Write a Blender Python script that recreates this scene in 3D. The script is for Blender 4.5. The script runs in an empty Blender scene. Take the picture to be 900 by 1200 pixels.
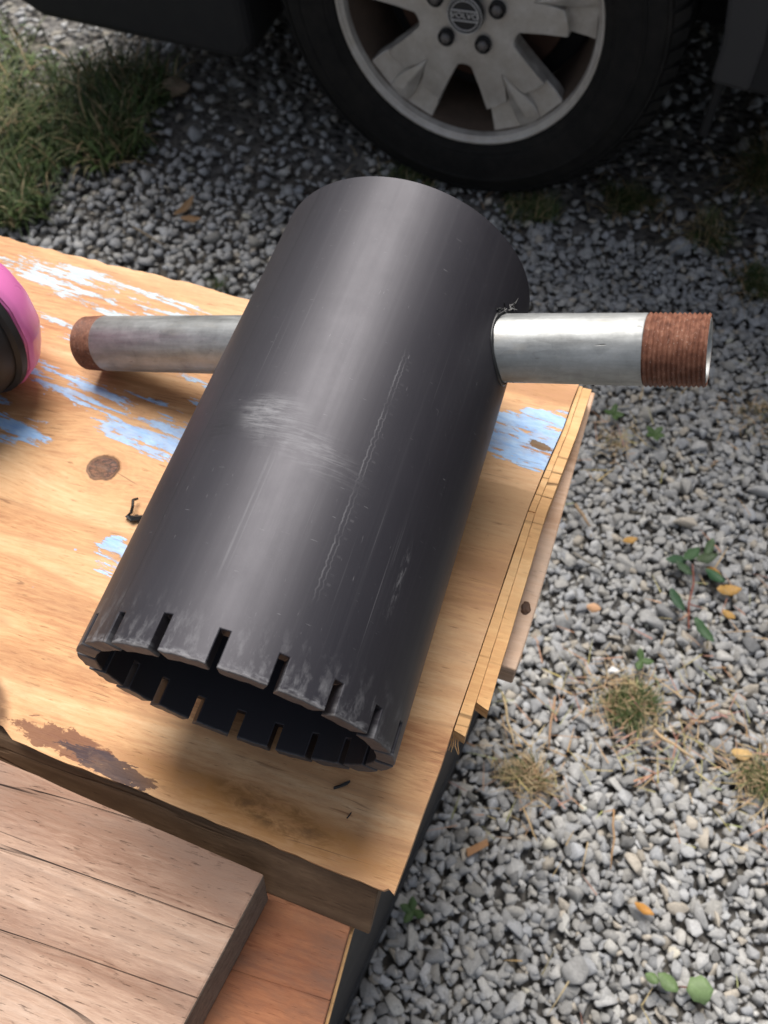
import bpy, bmesh, math, random
import numpy as np
from mathutils import Vector, Matrix
random.seed(7)
RNG = np.random.default_rng(11)
sc = bpy.context.scene
COL = sc.collection
R_ = math.radians

# ------------------------------------------------------------------ camera
CAM = Vector((0.1230, -0.0759, 0.4984))
cd = bpy.data.cameras.new('camera')
cam = bpy.data.objects.new('camera', cd); COL.objects.link(cam)
rot = Matrix.Rotation(0.390704, 3, 'Z') @ Matrix.Rotation(0.493846, 3, 'X') @ Matrix.Rotation(-0.102152, 3, 'Z')
cam.matrix_world = Matrix.Translation(CAM) @ rot.to_4x4()
cd.sensor_fit = 'VERTICAL'; cd.sensor_height = 36.0; cd.sensor_width = 27.0
cd.lens = 974.5 / 1200 * 36
cd.clip_start = 0.01; cd.clip_end = 400
cd.dof.use_dof = True; cd.dof.focus_distance = 0.43; cd.dof.aperture_fstop = 12.5
sc.camera = cam

# ------------------------------------------------------------------ sky, sun, exposure
SUN_EL, SUN_AZ = 59.0, -20.0            # azimuth clockwise from +Y
w = bpy.data.worlds.new('World'); sc.world = w; w.use_nodes = True
nt = w.node_tree; nt.nodes.clear()
sky = nt.nodes.new('ShaderNodeTexSky'); sky.sky_type = 'NISHITA'; sky.sun_disc = False
sky.sun_elevation = R_(SUN_EL); sky.sun_rotation = R_(SUN_AZ)
sky.air_density = 1.2; sky.dust_density = 5.0; sky.ozone_density = 1.2
bg = nt.nodes.new('ShaderNodeBackground'); bg.inputs['Strength'].default_value = 0.062
wo = nt.nodes.new('ShaderNodeOutputWorld')
veil = nt.nodes.new('ShaderNodeMix'); veil.data_type = 'RGBA'          # thin white cloud over the whole sky
veil.inputs[0].default_value = 0.30; veil.inputs[7].default_value = (6.5, 6.5, 6.5, 1)
nt.links.new(sky.outputs[0], veil.inputs[6]); nt.links.new(veil.outputs[2], bg.inputs[0]); nt.links.new(bg.outputs[0], wo.inputs[0])
sl = bpy.data.lights.new('sun', 'SUN'); sl.energy = 4.0; sl.angle = R_(40); sl.color = (1.0, 0.965, 0.925)
sun = bpy.data.objects.new('sun', sl); COL.objects.link(sun)
sd = Vector((math.sin(R_(SUN_AZ)) * math.cos(R_(SUN_EL)), math.cos(R_(SUN_AZ)) * math.cos(R_(SUN_EL)), math.sin(R_(SUN_EL))))
sun.rotation_euler = sd.to_track_quat('Z', 'Y').to_euler()
sc.view_settings.view_transform = 'Standard'; sc.view_settings.look = 'None'
sc.view_settings.exposure = 0.45; sc.view_settings.gamma = 1.0
sc.view_settings.use_curve_mapping = False

G = -0.626          # ground level; the plywood's top is z = 0
PR = 0.084          # radius of the black pipe

# ------------------------------------------------------------------ node helper
class NT:
    def __init__(s, name, rough=0.6, metal=0.0, spec=0.5):
        s.m = bpy.data.materials.new(name); s.m.use_nodes = True
        s.t = s.m.node_tree; s.b = s.t.nodes['Principled BSDF']
        s.b.inputs['Roughness'].default_value = rough; s.b.inputs['Metallic'].default_value = metal
        s.b.inputs['Specular IOR Level'].default_value = spec
        s.tc = s.t.nodes.new('ShaderNodeTexCoord')
        s.obj = s.tc.outputs['Object']
    def n(s, typ, **kw):
        x = s.t.nodes.new(typ)
        for k, v in kw.items(): setattr(x, k, v)
        return x
    def put(s, sock, v):
        if isinstance(v, (int, float)): sock.default_value = v
        elif isinstance(v, (tuple, list)):
            if len(v) == 3 and sock.type == 'RGBA': v = (*v, 1)
            sock.default_value = v
        else: s.t.links.new(v, sock)
    def map(s, scale=(1, 1, 1), loc=(0, 0, 0), rot=(0, 0, 0), vec=None):
        x = s.n('ShaderNodeMapping'); s.put(x.inputs['Vector'], vec or s.obj)
        x.inputs['Scale'].default_value = scale; x.inputs['Location'].default_value = loc
        x.inputs['Rotation'].default_value = rot
        return x.outputs[0]
    def noise(s, vec=None, scale=10, detail=4, rough=0.55, dist=0.0):
        x = s.n('ShaderNodeTexNoise'); s.put(x.inputs['Vector'], vec or s.obj)
        x.inputs['Scale'].default_value = scale; x.inputs['Detail'].default_value = detail
        x.inputs['Roughness'].default_value = rough; x.inputs['Distortion'].default_value = dist
        return x.outputs[0]
    def vor(s, vec=None, scale=10, feature='F1', out=0):
        x = s.n('ShaderNodeTexVoronoi'); x.feature = feature; s.put(x.inputs['Vector'], vec or s.obj)
        x.inputs['Scale'].default_value = scale
        return x.outputs[out]
    def math(s, op, a, b=0.0, c=0.0, clamp=False):
        x = s.n('ShaderNodeMath'); x.operation = op; x.use_clamp = clamp
        s.put(x.inputs[0], a); s.put(x.inputs[1], b); s.put(x.inputs[2], c)
        return x.outputs[0]
    def rng(s, v, a, b, c=0.0, d=1.0, smooth=False):
        x = s.n('ShaderNodeMapRange'); x.clamp = True
        if smooth: x.interpolation_type = 'SMOOTHSTEP'
        s.put(x.inputs[0], v)
        for i, q in enumerate((a, b, c, d)): x.inputs[1 + i].default_value = q
        return x.outputs[0]
    def ramp(s, fac, stops, interp='LINEAR'):
        x = s.n('ShaderNodeValToRGB'); x.color_ramp.interpolation = interp; s.put(x.inputs[0], fac)
        e = x.color_ramp.elements
        while len(e) < len(stops): e.new(0.5)
        for i, (p, c) in enumerate(stops):
            e[i].position = p; e[i].color = (*c, 1)
        return x.outputs[0]
    def mix(s, fac, a, b, blend='MIX'):
        x = s.n('ShaderNodeMix'); x.data_type = 'RGBA'; x.blend_type = blend
        s.put(x.inputs[0], fac); s.put(x.inputs[6], a); s.put(x.inputs[7], b)
        return x.outputs[2]
    def sep(s, v=None):
        x = s.n('ShaderNodeSeparateXYZ'); s.put(x.inputs[0], v or s.obj); return x.outputs
    def comb(s, a, b, c):
        x = s.n('ShaderNodeCombineXYZ'); s.put(x.inputs[0], a); s.put(x.inputs[1], b); s.put(x.inputs[2], c)
        return x.outputs[0]
    def spot(s, cx, cy, rx, ry, ang=0.0, soft=1.0, z=None):
        """1 inside an ellipse round (cx,cy), fading to 0 outside"""
        v = s.map(scale=(1, 1, 0), loc=(-cx, -cy, 0))
        if ang: v = s.map(rot=(0, 0, -ang), vec=v)
        v = s.map(scale=(1 / rx, 1 / ry, 0), vec=v)
        x = s.n('ShaderNodeVectorMath'); x.operation = 'LENGTH'; s.put(x.inputs[0], v)
        return s.rng(x.outputs['Value'], 1.0 + soft * .5, max(0.0, 1.0 - soft * .5), 0, 1, True)
    def bump(s, h, strength=0.3, dist=0.001, prev=None):
        x = s.n('ShaderNodeBump'); x.inputs['Strength'].default_value = strength
        x.inputs['Distance'].default_value = dist; s.put(x.inputs['Height'], h)
        if prev: s.put(x.inputs['Normal'], prev)
        return x.outputs[0]
    def out(s, col=None, rough=None, nrm=None, metal=None):
        if col is not None: s.put(s.b.inputs['Base Color'], col)
        if rough is not None: s.put(s.b.inputs['Roughness'], rough)
        if nrm is not None: s.put(s.b.inputs['Normal'], nrm)
        if metal is not None: s.put(s.b.inputs['Metallic'], metal)
        return s.m

# ------------------------------------------------------------------ object helpers
def mesh_obj(name, verts, faces, mat, parent=None, smooth=False, sharp=None):
    me = bpy.data.meshes.new(name); me.from_pydata([tuple(v) for v in verts], [], faces); me.update()
    o = bpy.data.objects.new(name, me); COL.objects.link(o)
    if mat: me.materials.append(mat)
    if parent: o.parent = parent
    if smooth:
        me.shade_smooth()
        if sharp: me.set_sharp_from_angle(angle=R_(sharp))
    return o
def bm_obj(name, bm, mat, parent=None, smooth=False, sharp=None, recalc=True):
    if recalc: bmesh.ops.recalc_face_normals(bm, faces=bm.faces)
    me = bpy.data.meshes.new(name); bm.to_mesh(me); bm.free()
    o = bpy.data.objects.new(name, me); COL.objects.link(o)
    if mat: me.materials.append(mat)
    if parent: o.parent = parent
    if smooth:
        me.shade_smooth()
        if sharp: me.set_sharp_from_angle(angle=R_(sharp))
    return o
def empty(name, loc=(0, 0, 0), rz=0.0):
    o = bpy.data.objects.new(name, None); COL.objects.link(o)
    o.location = loc; o.rotation_euler = (0, 0, rz); o.empty_display_size = .05
    return o
def tag(o, label=None, cat=None, group=None, kind=None):
    if label: o['label'] = label
    if cat: o['category'] = cat
    if group: o['group'] = group
    if kind: o['kind'] = kind
    return o
def bevel(o, wdt=0.001, seg=2, ang=35):
    m = o.modifiers.new('bevel', 'BEVEL'); m.width = wdt; m.segments = seg; m.limit_method = 'ANGLE'
    m.angle_limit = R_(ang); m.harden_normals = False
    return o
def prism(bm, poly, z0, z1):
    """poly: list of (x,y) ; closed solid between z0 and z1"""
    a = [bm.verts.new((x, y, z0)) for x, y in poly]; b = [bm.verts.new((x, y, z1)) for x, y in poly]
    n = len(poly)
    bm.faces.new(a); bm.faces.new(b)
    for i in range(n): bm.faces.new((a[i], a[(i + 1) % n], b[(i + 1) % n], b[i]))
def hexa(bm, p):
    """8 points: bottom 4 then top 4"""
    v = [bm.verts.new(q) for q in p]
    for f in ((0, 1, 2, 3), (4, 5, 6, 7), (0, 1, 5, 4), (1, 2, 6, 5), (2, 3, 7, 6), (3, 0, 4, 7)):
        bm.faces.new([v[i] for i in f])
def box(bm, x0, x1, y0, y1, z0, z1):
    hexa(bm, [(x0, y0, z0), (x1, y0, z0), (x1, y1, z0), (x0, y1, z0), (x0, y0, z1), (x1, y0, z1), (x1, y1, z1), (x0, y1, z1)])
def lathe(bm, prof, M, n=48, closed=False):
    """prof: (radius, height) ; revolve round local Z then transform by M"""
    rings = []
    for r, h in prof:
        if r < 1e-6: rings.append([bm.verts.new(M @ Vector((0, 0, h)))])
        else: rings.append([bm.verts.new(M @ Vector((r * math.cos(2 * math.pi * i / n), r * math.sin(2 * math.pi * i / n), h))) for i in range(n)])
    seq = list(zip(rings, rings[1:])) + ([(rings[-1], rings[0])] if closed else [])
    for a, b in seq:
        for i in range(n):
            j = (i + 1) % n
            if len(a) == 1 and len(b) == 1: continue
            if len(a) == 1: bm.faces.new((a[0], b[i], b[j]))
            elif len(b) == 1: bm.faces.new((a[i], a[j], b[0]))
            else: bm.faces.new((a[i], a[j], b[j], b[i]))
def tube(bm, pts, rad, n=6):
    pts = [Vector(p) for p in pts]; rings = []
    for i, p in enumerate(pts):
        t = (pts[min(i + 1, len(pts) - 1)] - pts[max(i - 1, 0)]).normalized()
        a = t.orthogonal().normalized() if i == 0 else (rings_a - t * rings_a.dot(t)).normalized()
        rings_a = a; b = t.cross(a)
        r = rad[i] if isinstance(rad, (list, tuple)) else rad
        rings.append([bm.verts.new(p + r * (math.cos(2 * math.pi * k / n) * a + math.sin(2 * math.pi * k / n) * b)) for k in range(n)])
    for a, b in zip(rings, rings[1:]):
        for k in range(n): bm.faces.new((a[k], a[(k + 1) % n], b[(k + 1) % n], b[k]))
    bm.faces.new(rings[0]); bm.faces.new(rings[-1])

# ================================================================== MATERIALS
def wood_core(N, grain, c_dark, c_mid, c_light, ring_scale=38, ring_amp=10.0, off=(0, 0, 0), vec=None):
    """long-grain wood along local X: broad colour drift, cathedral bands, fibres, pores"""
    v = N.map(scale=(1, 1, 1), loc=off, vec=vec)
    broad = N.noise(N.map(scale=(2.0, 9, 9), vec=v), 1.0, 3, .55, .4)
    rings = N.noise(N.map(scale=(1.1, ring_scale * .28, ring_scale * .28), vec=v), 1.0, 2, .45, .6)
    saw = N.math('FRACT', N.math('MULTIPLY', rings, ring_amp))
    saw = N.rng(N.math('ABSOLUTE', N.math('SUBTRACT', saw, .5)), .05, .5)
    fib = N.noise(N.map(scale=(42, 380, 380), vec=v), 1.0, 5, .7, .3)
    pore = N.rng(N.noise(N.map(scale=(75, 620, 620), vec=v), 1.0, 3, .6), .62, .76)
    t = N.math('ADD', N.math('MULTIPLY', broad, .55), N.math('MULTIPLY', saw, .28))
    t = N.math('ADD', t, N.math('MULTIPLY', N.math('SUBTRACT', fib, .5), .85))
    col = N.ramp(t, [(.12, c_dark), (.42, c_mid), (.78, c_light)])
    col = N.mix(N.math('MULTIPLY', pore, .65), col, tuple(x * .42 for x in c_dark))
    gl = N.math('ABSOLUTE', N.math('SUBTRACT', N.math('FRACT', N.math('MULTIPLY', rings, ring_amp * 1.6)), .5))
    gl = N.math('MULTIPLY', N.rng(gl, .11, .02), N.rng(fib, .36, .58))          # thin dark growth lines
    col = N.mix(N.math('MULTIPLY', gl, .42), col, tuple(x * .62 for x in c_dark))
    h = N.math('SUBTRACT', N.math('ADD', N.math('MULTIPLY', fib, .6), N.math('MULTIPLY', saw, .3)), N.math('MULTIPLY', pore, .5))
    return col, h, fib, pore

def mat_plywood():
    N = NT('plywood_face', .62, spec=.35)
    S = N.sep()
    wk = N.math('MULTIPLY', N.spot(-.183, .152, .050, .034, 0, 1.6), N.math('MULTIPLY', N.math('SUBTRACT', S[1], .152), -.55))
    vv = N.comb(S[0], N.math('ADD', S[1], wk), S[2])                           # grain bends round the knot
    col, h, fib, pore = wood_core(N, 'x', (.37, .155, .060), (.61, .345, .165), (.75, .51, .295), 34, 6, vec=vv)
    # peeled paint: streaks along the grain, kept inside the areas that still carry paint
    tl = N.map(rot=(0, 0, R_(7)))
    wob = N.noise(N.map(scale=(13, 150, 1), vec=tl), 1.0, 5, .70, .45)
    fine = N.noise(N.map(scale=(70, 260, 1), vec=tl), 1.0, 4, .7, .3)
    big = N.noise(N.map(scale=(9, 17, 1), loc=(.4, .7, 0)), 1.0, 3, .6)
    pm = N.math('ADD', N.math('MULTIPLY', wob, .52), N.math('ADD', N.math('MULTIPLY', fine, .24), N.math('MULTIPLY', big, .24)))
    # (x, y, half length, half width, angle, softness, density)
    areas = [(-.225, .297, .165, .024, R_(-7), .9, .90), (-.26, .262, .12, .014, R_(-8), .9, .84), (-.20, .205, .125, .020, R_(-10), 1.0, .92), (-.14, .180, .09, .016, R_(-9), .9, .92),
             (-.135, .228, .05, .012, R_(-30), .9, .9), (-.118, .150, .022, .026, R_(10), .9, .9), (-.146, .090, .015, .020, R_(25), .9, .95), (-.32, .175, .10, .025, R_(-8), .9, .9),
             (.098, .252, .045, .025, R_(-8), .7, 1.1), (.115, .268, .03, .022, 0, .7, 1.05), (-.45, .24, .2, .08, R_(-5), 1.2, .9)]
    reg = None
    for a in areas:
        q = N.math('MULTIPLY', N.spot(*a[:5], soft=a[5]), a[6])
        reg = q if reg is None else N.math('MAXIMUM', reg, q)
    thr = N.math('ADD', pm, N.math('MULTIPLY', N.math('SUBTRACT', reg, 1.0), .26))
    paint = N.math('MULTIPLY', N.rng(thr, .468, .484), N.rng(reg, .03, .15))
    white = N.rng(S[1], .225, .275)
    white = N.math('MULTIPLY', white, N.rng(S[0], .05, -.02))
    pcol = N.mix(N.rng(fine, .35, .65), (.24, .45, .78), (.40, .60, .84))
    pcol = N.mix(N.math('MULTIPLY', white, N.rng(wob, .40, .60, .55, 1)), pcol, (.47, .59, .63))
    col = N.mix(N.math('MULTIPLY', paint, .93), col, pcol)
    # small flecks of the same paint
    fl = N.rng(N.vor(N.map(scale=(1, 1.6, 1)), 42, 'F1'), .07, .05)
    fl = N.math('MULTIPLY', fl, N.rng(N.noise(None, 9, 2), .56, .60))
    fl = N.math('MULTIPLY', fl, N.rng(S[1], .03, .07))
    col = N.mix(fl, col, (.28, .5, .85))
    # darker bare veneer on the right half where the face layer is gone
    lay = N.math('MULTIPLY', N.rng(S[0], .062, .068), N.rng(N.math('ADD', S[1], N.math('MULTIPLY', N.noise(None, 60, 2), .006)), .219, .2175))
    lay = N.math('MULTIPLY', lay, N.rng(S[1], .05, .2, .0, 1))
    col = N.mix(N.math('MULTIPLY', lay, .50), col, (.36, .20, .085))
    # stains: dark wine-coloured scuff, amber resin, brown knot at the edge
    st = N.noise(N.map(scale=(55, 110, 1)), 1.0, 4, .7, .6)
    s1 = N.rng(N.math('ADD', N.math('MULTIPLY', N.spot(-.118, -.0305, .042, .0085, R_(-3), 1.6), .50), st), .82, .87)
    col = N.mix(N.math('MULTIPLY', s1, .85), col, (.14, .048, .025))
    s2 = N.rng(N.math('ADD', N.math('MULTIPLY', N.spot(-.087, -.0360, .036, .0066, R_(-7), 1.6), .52), N.noise(N.map(scale=(60, 210, 1), loc=(.3, .2, 0)), 1.0, 4, .7, .5)), .80, .84)
    col = N.mix(N.math('MULTIPLY', s2, .92), col, (.040, .024, .030))
    s3 = N.math('MULTIPLY', N.spot(.012, -.035, .075, .012, R_(-4), .9), N.rng(st, .25, .55, .35, 1))
    col = N.mix(N.math('MULTIPLY', s3, .62), col, (.45, .19, .03))
    s4 = N.math('MULTIPLY', N.spot(.018, -.032, .036, .009, R_(-10), .8), N.rng(st, .42, .62))
    col = N.mix(N.math('MULTIPLY', s4, .7), col, (.13, .06, .02))
    s5 = N.math('MULTIPLY', N.spot(-.185, -.022, .030, .016, R_(-35), .4), N.rng(st, .30, .50, .55, .95))
    col = N.mix(s5, col, (.12, .055, .022))
    # brown knot with rings round it
    kd = N.map(scale=(1 / .0125, 1 / .0105, 0), loc=(.183 / .0125, -.152 / .0105, 0))
    x = N.n('ShaderNodeVectorMath', operation='LENGTH'); N.put(x.inputs[0], kd)
    kn = N.math('ADD', x.outputs['Value'], N.math('MULTIPLY', N.math('SUBTRACT', N.math('ADD', N.math('MULTIPLY', N.noise(None, 120, 3), .35), N.math('MULTIPLY', N.noise(None, 42, 2), .65)), .5), 1.1))
    kr = N.rng(N.math('ABSOLUTE', N.math('SUBTRACT', N.math('FRACT', N.math('MULTIPLY', kn, 2.6)), .5)), .5, .2)
    ringm = N.math('MULTIPLY', kr, N.rng(kn, 2.9, 1.1))
    col = N.mix(N.math('MULTIPLY', N.math('MULTIPLY', ringm, N.rng(st, .42, .6)), .30), col, (.42, .19, .07))
    kcol = N.ramp(N.math('ADD', N.math('MULTIPLY', N.noise(N.map(scale=(1, 1.8, 1)), 300, 5, .75, .6), .8), N.math('MULTIPLY', kr, .05)), [(.40, (.045, .02, .012)), (.52, (.17, .065, .035)), (.70, (.36, .19, .13))])
    inside = N.rng(kn, 1.12, .82)
    col = N.mix(inside, col, kcol)
    col = N.mix(N.math('MULTIPLY', N.rng(N.math('ABSOLUTE', N.math('SUBTRACT', kn, .95)), .09, .02), .8), col, (.05, .02, .01))
    kc = N.math('MULTIPLY', N.spot(-.163, .1485, .010, .0005, R_(-16), 1.0), .5)
    col = N.mix(kc, col, (.07, .03, .015))
    gouge = N.rng(N.math('ADD', N.math('MULTIPLY', N.spot(.111, .2525, .0085, .0034, R_(-14), 1.2), .5), N.noise(None, 220, 3, .6)), .72, .80)
    col = N.mix(gouge, col, (.13, .075, .03))
    ck = N.noise(N.map(scale=(5, 150, 1), loc=(.2, .1, 0)), 1.0, 3, .5, .4)
    cm = N.rng(N.math('ABSOLUTE', N.math('SUBTRACT', ck, .5)), .012, .004)
    cm = N.math('MULTIPLY', cm, N.rng(N.noise(N.map(scale=(22, 60, 1)), 1.0, 2), .55, .62))
    col = N.mix(N.math('MULTIPLY', cm, .6), col, (.16, .07, .03))
    # grey dirt
    col = N.mix(N.rng(N.noise(N.map(scale=(1, 2.5, 1)), 14, 6, .75), .48, .75, 0, .55), col, (.36, .19, .095))
    hh = N.math('ADD', N.math('MULTIPLY', h, .7), N.math('MULTIPLY', paint, .5))
    hh = N.math('SUBTRACT', hh, N.math('MULTIPLY', inside, 1.2))
    return N.out(col, N.rng(fib, .3, .7, .5, .75), N.bump(hh, .55, .0009))

def mat_wood(name, dark, mid, light, ring=34, amp=8, off=(0, 0, 0), rough=.7, bump=.5, crack=0.0, dirt=None):
    N = NT(name, rough, spec=.3)
    col, h, fib, pore = wood_core(N, 'x', dark, mid, light, ring, amp, off)
    if crack:
        c = N.noise(N.map(scale=(.9, 26, 26), loc=off), 1.0, 3, .5, .5)
        cm = N.rng(N.math('ABSOLUTE', N.math('SUBTRACT', c, .5)), .008, .002)
        cm = N.math('MULTIPLY', cm, N.rng(N.noise(N.map(scale=(6, 10, 10), loc=off), 1.0, 2), .47, .55))
        col = N.mix(N.math('MULTIPLY', cm, crack), col, tuple(x * .22 for x in dark))
        h = N.math('SUBTRACT', h, N.math('MULTIPLY', cm, 1.6))
    if dirt:
        col = N.mix(N.rng(N.noise(N.map(scale=(1, 2.2, 2.2), loc=off), 13, 6, .7), .46, .72, 0, .75), col, dirt)
    return N.out(col, N.rng(fib, .3, .7, rough - .1, rough + .12), N.bump(h, bump, .0009))

M = {}
M['ply'] = mat_plywood()
M['strip'] = mat_wood('torn_veneer', (.54, .28, .11), (.70, .42, .19), (.79, .55, .30), 30, 5, (.3, .1, 0), .7, .5, .9, (.50, .30, .14))
M['board'] = mat_wood('weathered_pine', (.42, .25, .15), (.58, .40, .28), (.68, .52, .40), 30, 5, (1.3, .7, 0), .75, .6, .8, (.42, .32, .25))
M['lumber'] = mat_wood('old_fir', (.27, .155, .105), (.44, .295, .215), (.56, .42, .33), 30, 4, (.4, 2.1, .3), .8, 1.2, .25, (.29, .195, .15))
M['frame'] = mat_wood('brown_frame_wood', (.115, .066, .036), (.20, .125, .072), (.29, .19, .115), 26, 6, (2.1, .2, 0), .75, .6, .5, (.09, .055, .034))
M['orange'] = mat_wood('reddish_plywood', (.24, .085, .038), (.37, .155, .075), (.47, .235, .125), 22, 5, (.2, 4.2, 0), .7, .6, .3, (.15, .085, .06))

def mat_endgrain():
    N = NT('saw_cut_end', .85, spec=.2)
    n1 = N.noise(None, 260, 5, .7); n2 = N.noise(N.map(scale=(30, 30, 160)), 1.0, 3)
    col = N.ramp(N.math('ADD', N.math('MULTIPLY', n1, .6), N.math('MULTIPLY', n2, .4)), [(.3, (.13, .10, .08)), (.55, (.24, .19, .15)), (.75, (.34, .27, .21))])
    return N.out(col, None, N.bump(n1, .6, .0015))
M['end'] = mat_endgrain()

def mat_black_pipe():
    N = NT('black_polyethylene', .34, spec=.62)
    N.b.inputs['Specular Tint'].default_value = (.94, .92, 1.0, 1)
    S = N.sep()
    ang = N.math('ARCTAN2', S[0], N.math('SUBTRACT', S[2], PR))
    s = N.math('MULTIPLY', ang, PR)                       # arc length from the top, metres
    y = S[1]
    P = N.comb(s, y, 0.0)
    col = N.mix(N.noise(P, 26, 4), (.0125, .0115, .0145), (.020, .0185, .0228))
    # long faint draw lines and rubbed streaks along the pipe
    l1 = N.rng(N.noise(N.map(scale=(330, 2.4, 1), vec=P), 1.0, 3, .6), .52, .80)
    l2 = N.rng(N.noise(N.map(scale=(900, 7, 1), loc=(3, 1, 0), vec=P), 1.0, 2, .5), .66, .74)
    l2 = N.math('MULTIPLY', l2, N.rng(N.noise(N.map(scale=(20, 5, 1), loc=(7, 0, 0), vec=P), 1.0, 2), .50, .62))
    # short nicks in all directions
    nk = N.rng(N.noise(N.map(scale=(900, 130, 1), rot=(0, 0, .5), vec=P), 1.0, 2, .5), .72, .78)
    nk2 = N.rng(N.noise(N.map(scale=(130, 1000, 1), rot=(0, 0, .25), loc=(2, 0, 0), vec=P), 1.0, 2, .5), .715, .77)
    dk = N.rng(N.noise(N.map(scale=(260, 900, 1), rot=(0, 0, -.3), loc=(5, 3, 0), vec=P), 1.0, 2, .5), .70, .75)
    def ell(cs, cy_, rs, ry, soft=1.0, rot=0.0):
        v = N.map(scale=(1, 1, 0), loc=(-cs, -cy_, 0), vec=P)
        if rot: v = N.map(rot=(0, 0, rot), vec=v)
        v = N.map(scale=(1 / rs, 1 / ry, 0), vec=v)
        x = N.n('ShaderNodeVectorMath', operation='LENGTH'); N.put(x.inputs[0], v)
        return N.rng(x.outputs['Value'], 1 + soft * .5, max(0, 1 - soft * .5), 0, 1, True)
    brush = N.math('ADD', N.math('MULTIPLY', N.noise(N.map(scale=(45, 520, 1), rot=(0, 0, .30), vec=P), 1.0, 5, .72, 1.2), .72), N.math('MULTIPLY', N.noise(N.map(loc=(.4, 0, 0), vec=P), 75, 4, .7, .6), .28))
    sc1 = N.math('MULTIPLY', ell(-.002, .117, .033, .010, 1.3, .30), N.rng(brush, .47, .62))
    sc2 = N.math('MULTIPLY', ell(-.014, .126, .015, .010, 1.3), N.rng(brush, .40, .60))
    smg = N.math('MULTIPLY', ell(-.040, .119, .010, .010, 1.2), N.rng(brush, .42, .58))
    tip = N.math('MULTIPLY', N.rng(y, .030, .002), N.rng(N.noise(N.map(scale=(160, 60, 1), rot=(0, 0, .3), vec=P), 1.0, 5, .75), .50, .72))
    rs = N.math('MULTIPLY', ell(.077, .072, .0022, .016, 1.2), N.rng(N.noise(N.map(scale=(900, 150, 1), rot=(0, 0, .2), vec=P), 1.0, 4, .7), .48, .62))
    # embossed double line with small ticks
    wb = N.math('MULTIPLY', N.math('SUBTRACT', N.noise(N.map(scale=(0, 330, 0), vec=P), 1.0, 1), .5), .0022)
    d1 = N.math('ABSOLUTE', N.math('ADD', N.math('SUBTRACT', s, .0375), wb))
    d2 = N.math('ABSOLUTE', N.math('ADD', N.math('SUBTRACT', s, .0396), N.math('MULTIPLY', wb, 1.1)))
    ln = N.math('MAXIMUM', N.rng(d1, .0005, .0002), N.math('MULTIPLY', N.rng(d2, .0004, .0002), .6))
    tick = N.math('MULTIPLY', N.rng(N.math('ABSOLUTE', N.math('SUBTRACT', s, .0420)), .0011, .0008), N.rng(N.math('FRACT', N.math('MULTIPLY', y, 210)), .70, .78))
    ln = N.math('MAXIMUM', ln, N.math('MULTIPLY', N.math('MULTIPLY', tick, N.rng(N.noise(N.map(scale=(0, 300, 0), loc=(0, 9, 0), vec=P), 1.0, 2), .45, .6)), .45))
    ln = N.math('MULTIPLY', ln, N.math('MULTIPLY', N.rng(y, .040, .052), N.rng(y, .188, .175)))
    ln = N.math('MULTIPLY', ln, N.rng(N.noise(N.map(scale=(0, 55, 0), vec=P), 1.0, 3), .35, .55, .2, 1))
    # two scraped lines left of the top
    e1 = N.math('ABSOLUTE', N.math('SUBTRACT', s, N.math('ADD', -.0057, N.math('MULTIPLY', N.math('SUBTRACT', y, .07), .0))))
    e2 = N.math('ABSOLUTE', N.math('SUBTRACT', s, -.0030))
    el = N.math('MAXIMUM', N.rng(e1, .0009, .0003), N.math('MULTIPLY', N.rng(e2, .0005, .0002), .6))
    el = N.math('MULTIPLY', el, N.math('MULTIPLY', N.rng(y, .035, .05), N.rng(y, .112, .098)))
    el = N.math('MULTIPLY', el, N.rng(N.noise(N.map(scale=(500, 40, 1), vec=P), 1.0, 2), .35, .55))
    # dark seam line down the left flank
    sm = N.rng(N.math('ABSOLUTE', N.math('SUBTRACT', s, N.math('ADD', -.0525, N.math('MULTIPLY', N.math('SUBTRACT', N.noise(N.map(scale=(0, 30, 0), vec=P), 1.0, 3), .5), .003)))), .0005, .0002)
    lip = N.math('MULTIPLY', N.rng(y, .0045, .0012), N.rng(N.noise(N.map(scale=(150, 300, 1), vec=P), 1.0, 4, .7), .46, .60))
    scr = N.math('MAXIMUM', N.math('MULTIPLY', l1, .030), N.math('MULTIPLY', l2, .20))
    scr = N.math('MAXIMUM', scr, N.math('MULTIPLY', N.math('MAXIMUM', nk, nk2), .26))
    for a, k in ((sc1, .34), (sc2, .50), (tip, .40), (rs, .28), (ln, .20), (el, .18), (lip, .5)):
        scr = N.math('MAXIMUM', scr, N.math('MULTIPLY', a, k))
    rad_ = N.math('SQRT', N.math('ADD', N.math('MULTIPLY', S[0], S[0]), N.math('POWER', N.math('SUBTRACT', S[2], PR), 2.0)))
    scr = N.math('MULTIPLY', scr, N.rng(rad_, PR - .004, PR - .0012))      # only the outside is scuffed
    col = N.mix(scr, col, (.30, .30, .31))
    col = N.mix(N.math('MULTIPLY', N.math('MAXIMUM', N.math('MAXIMUM', smg, sm), N.math('MULTIPLY', dk, .6)), .9), col, (.006, .006, .007))
    rg = N.math('ADD', N.rng(N.math('ADD', N.math('MULTIPLY', N.noise(N.map(scale=(120, 5, 1), vec=P), 1.0, 4), .5), N.math('MULTIPLY', N.noise(N.map(loc=(1, 2, 0), vec=P), 28, 5, .7), .5)), .3, .7, .46, .56), N.math('MULTIPLY', scr, .2))
    h = N.math('ADD', N.math('MULTIPLY', N.noise(N.map(scale=(160, 6, 1), vec=P), 1.0, 2), .5), N.math('MULTIPLY', N.noise(P, 900, 2), .12))
    col = N.mix(N.math('MULTIPLY', N.rng(y, .0014, .0006), N.rng(N.noise(None, 300, 3), .35, .6, .5, 1)), col, (.085, .082, .082))   # sawn end
    return N.out(col, rg, N.bump(h, .12, .0006))
M['pipe'] = mat_black_pipe()

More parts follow.
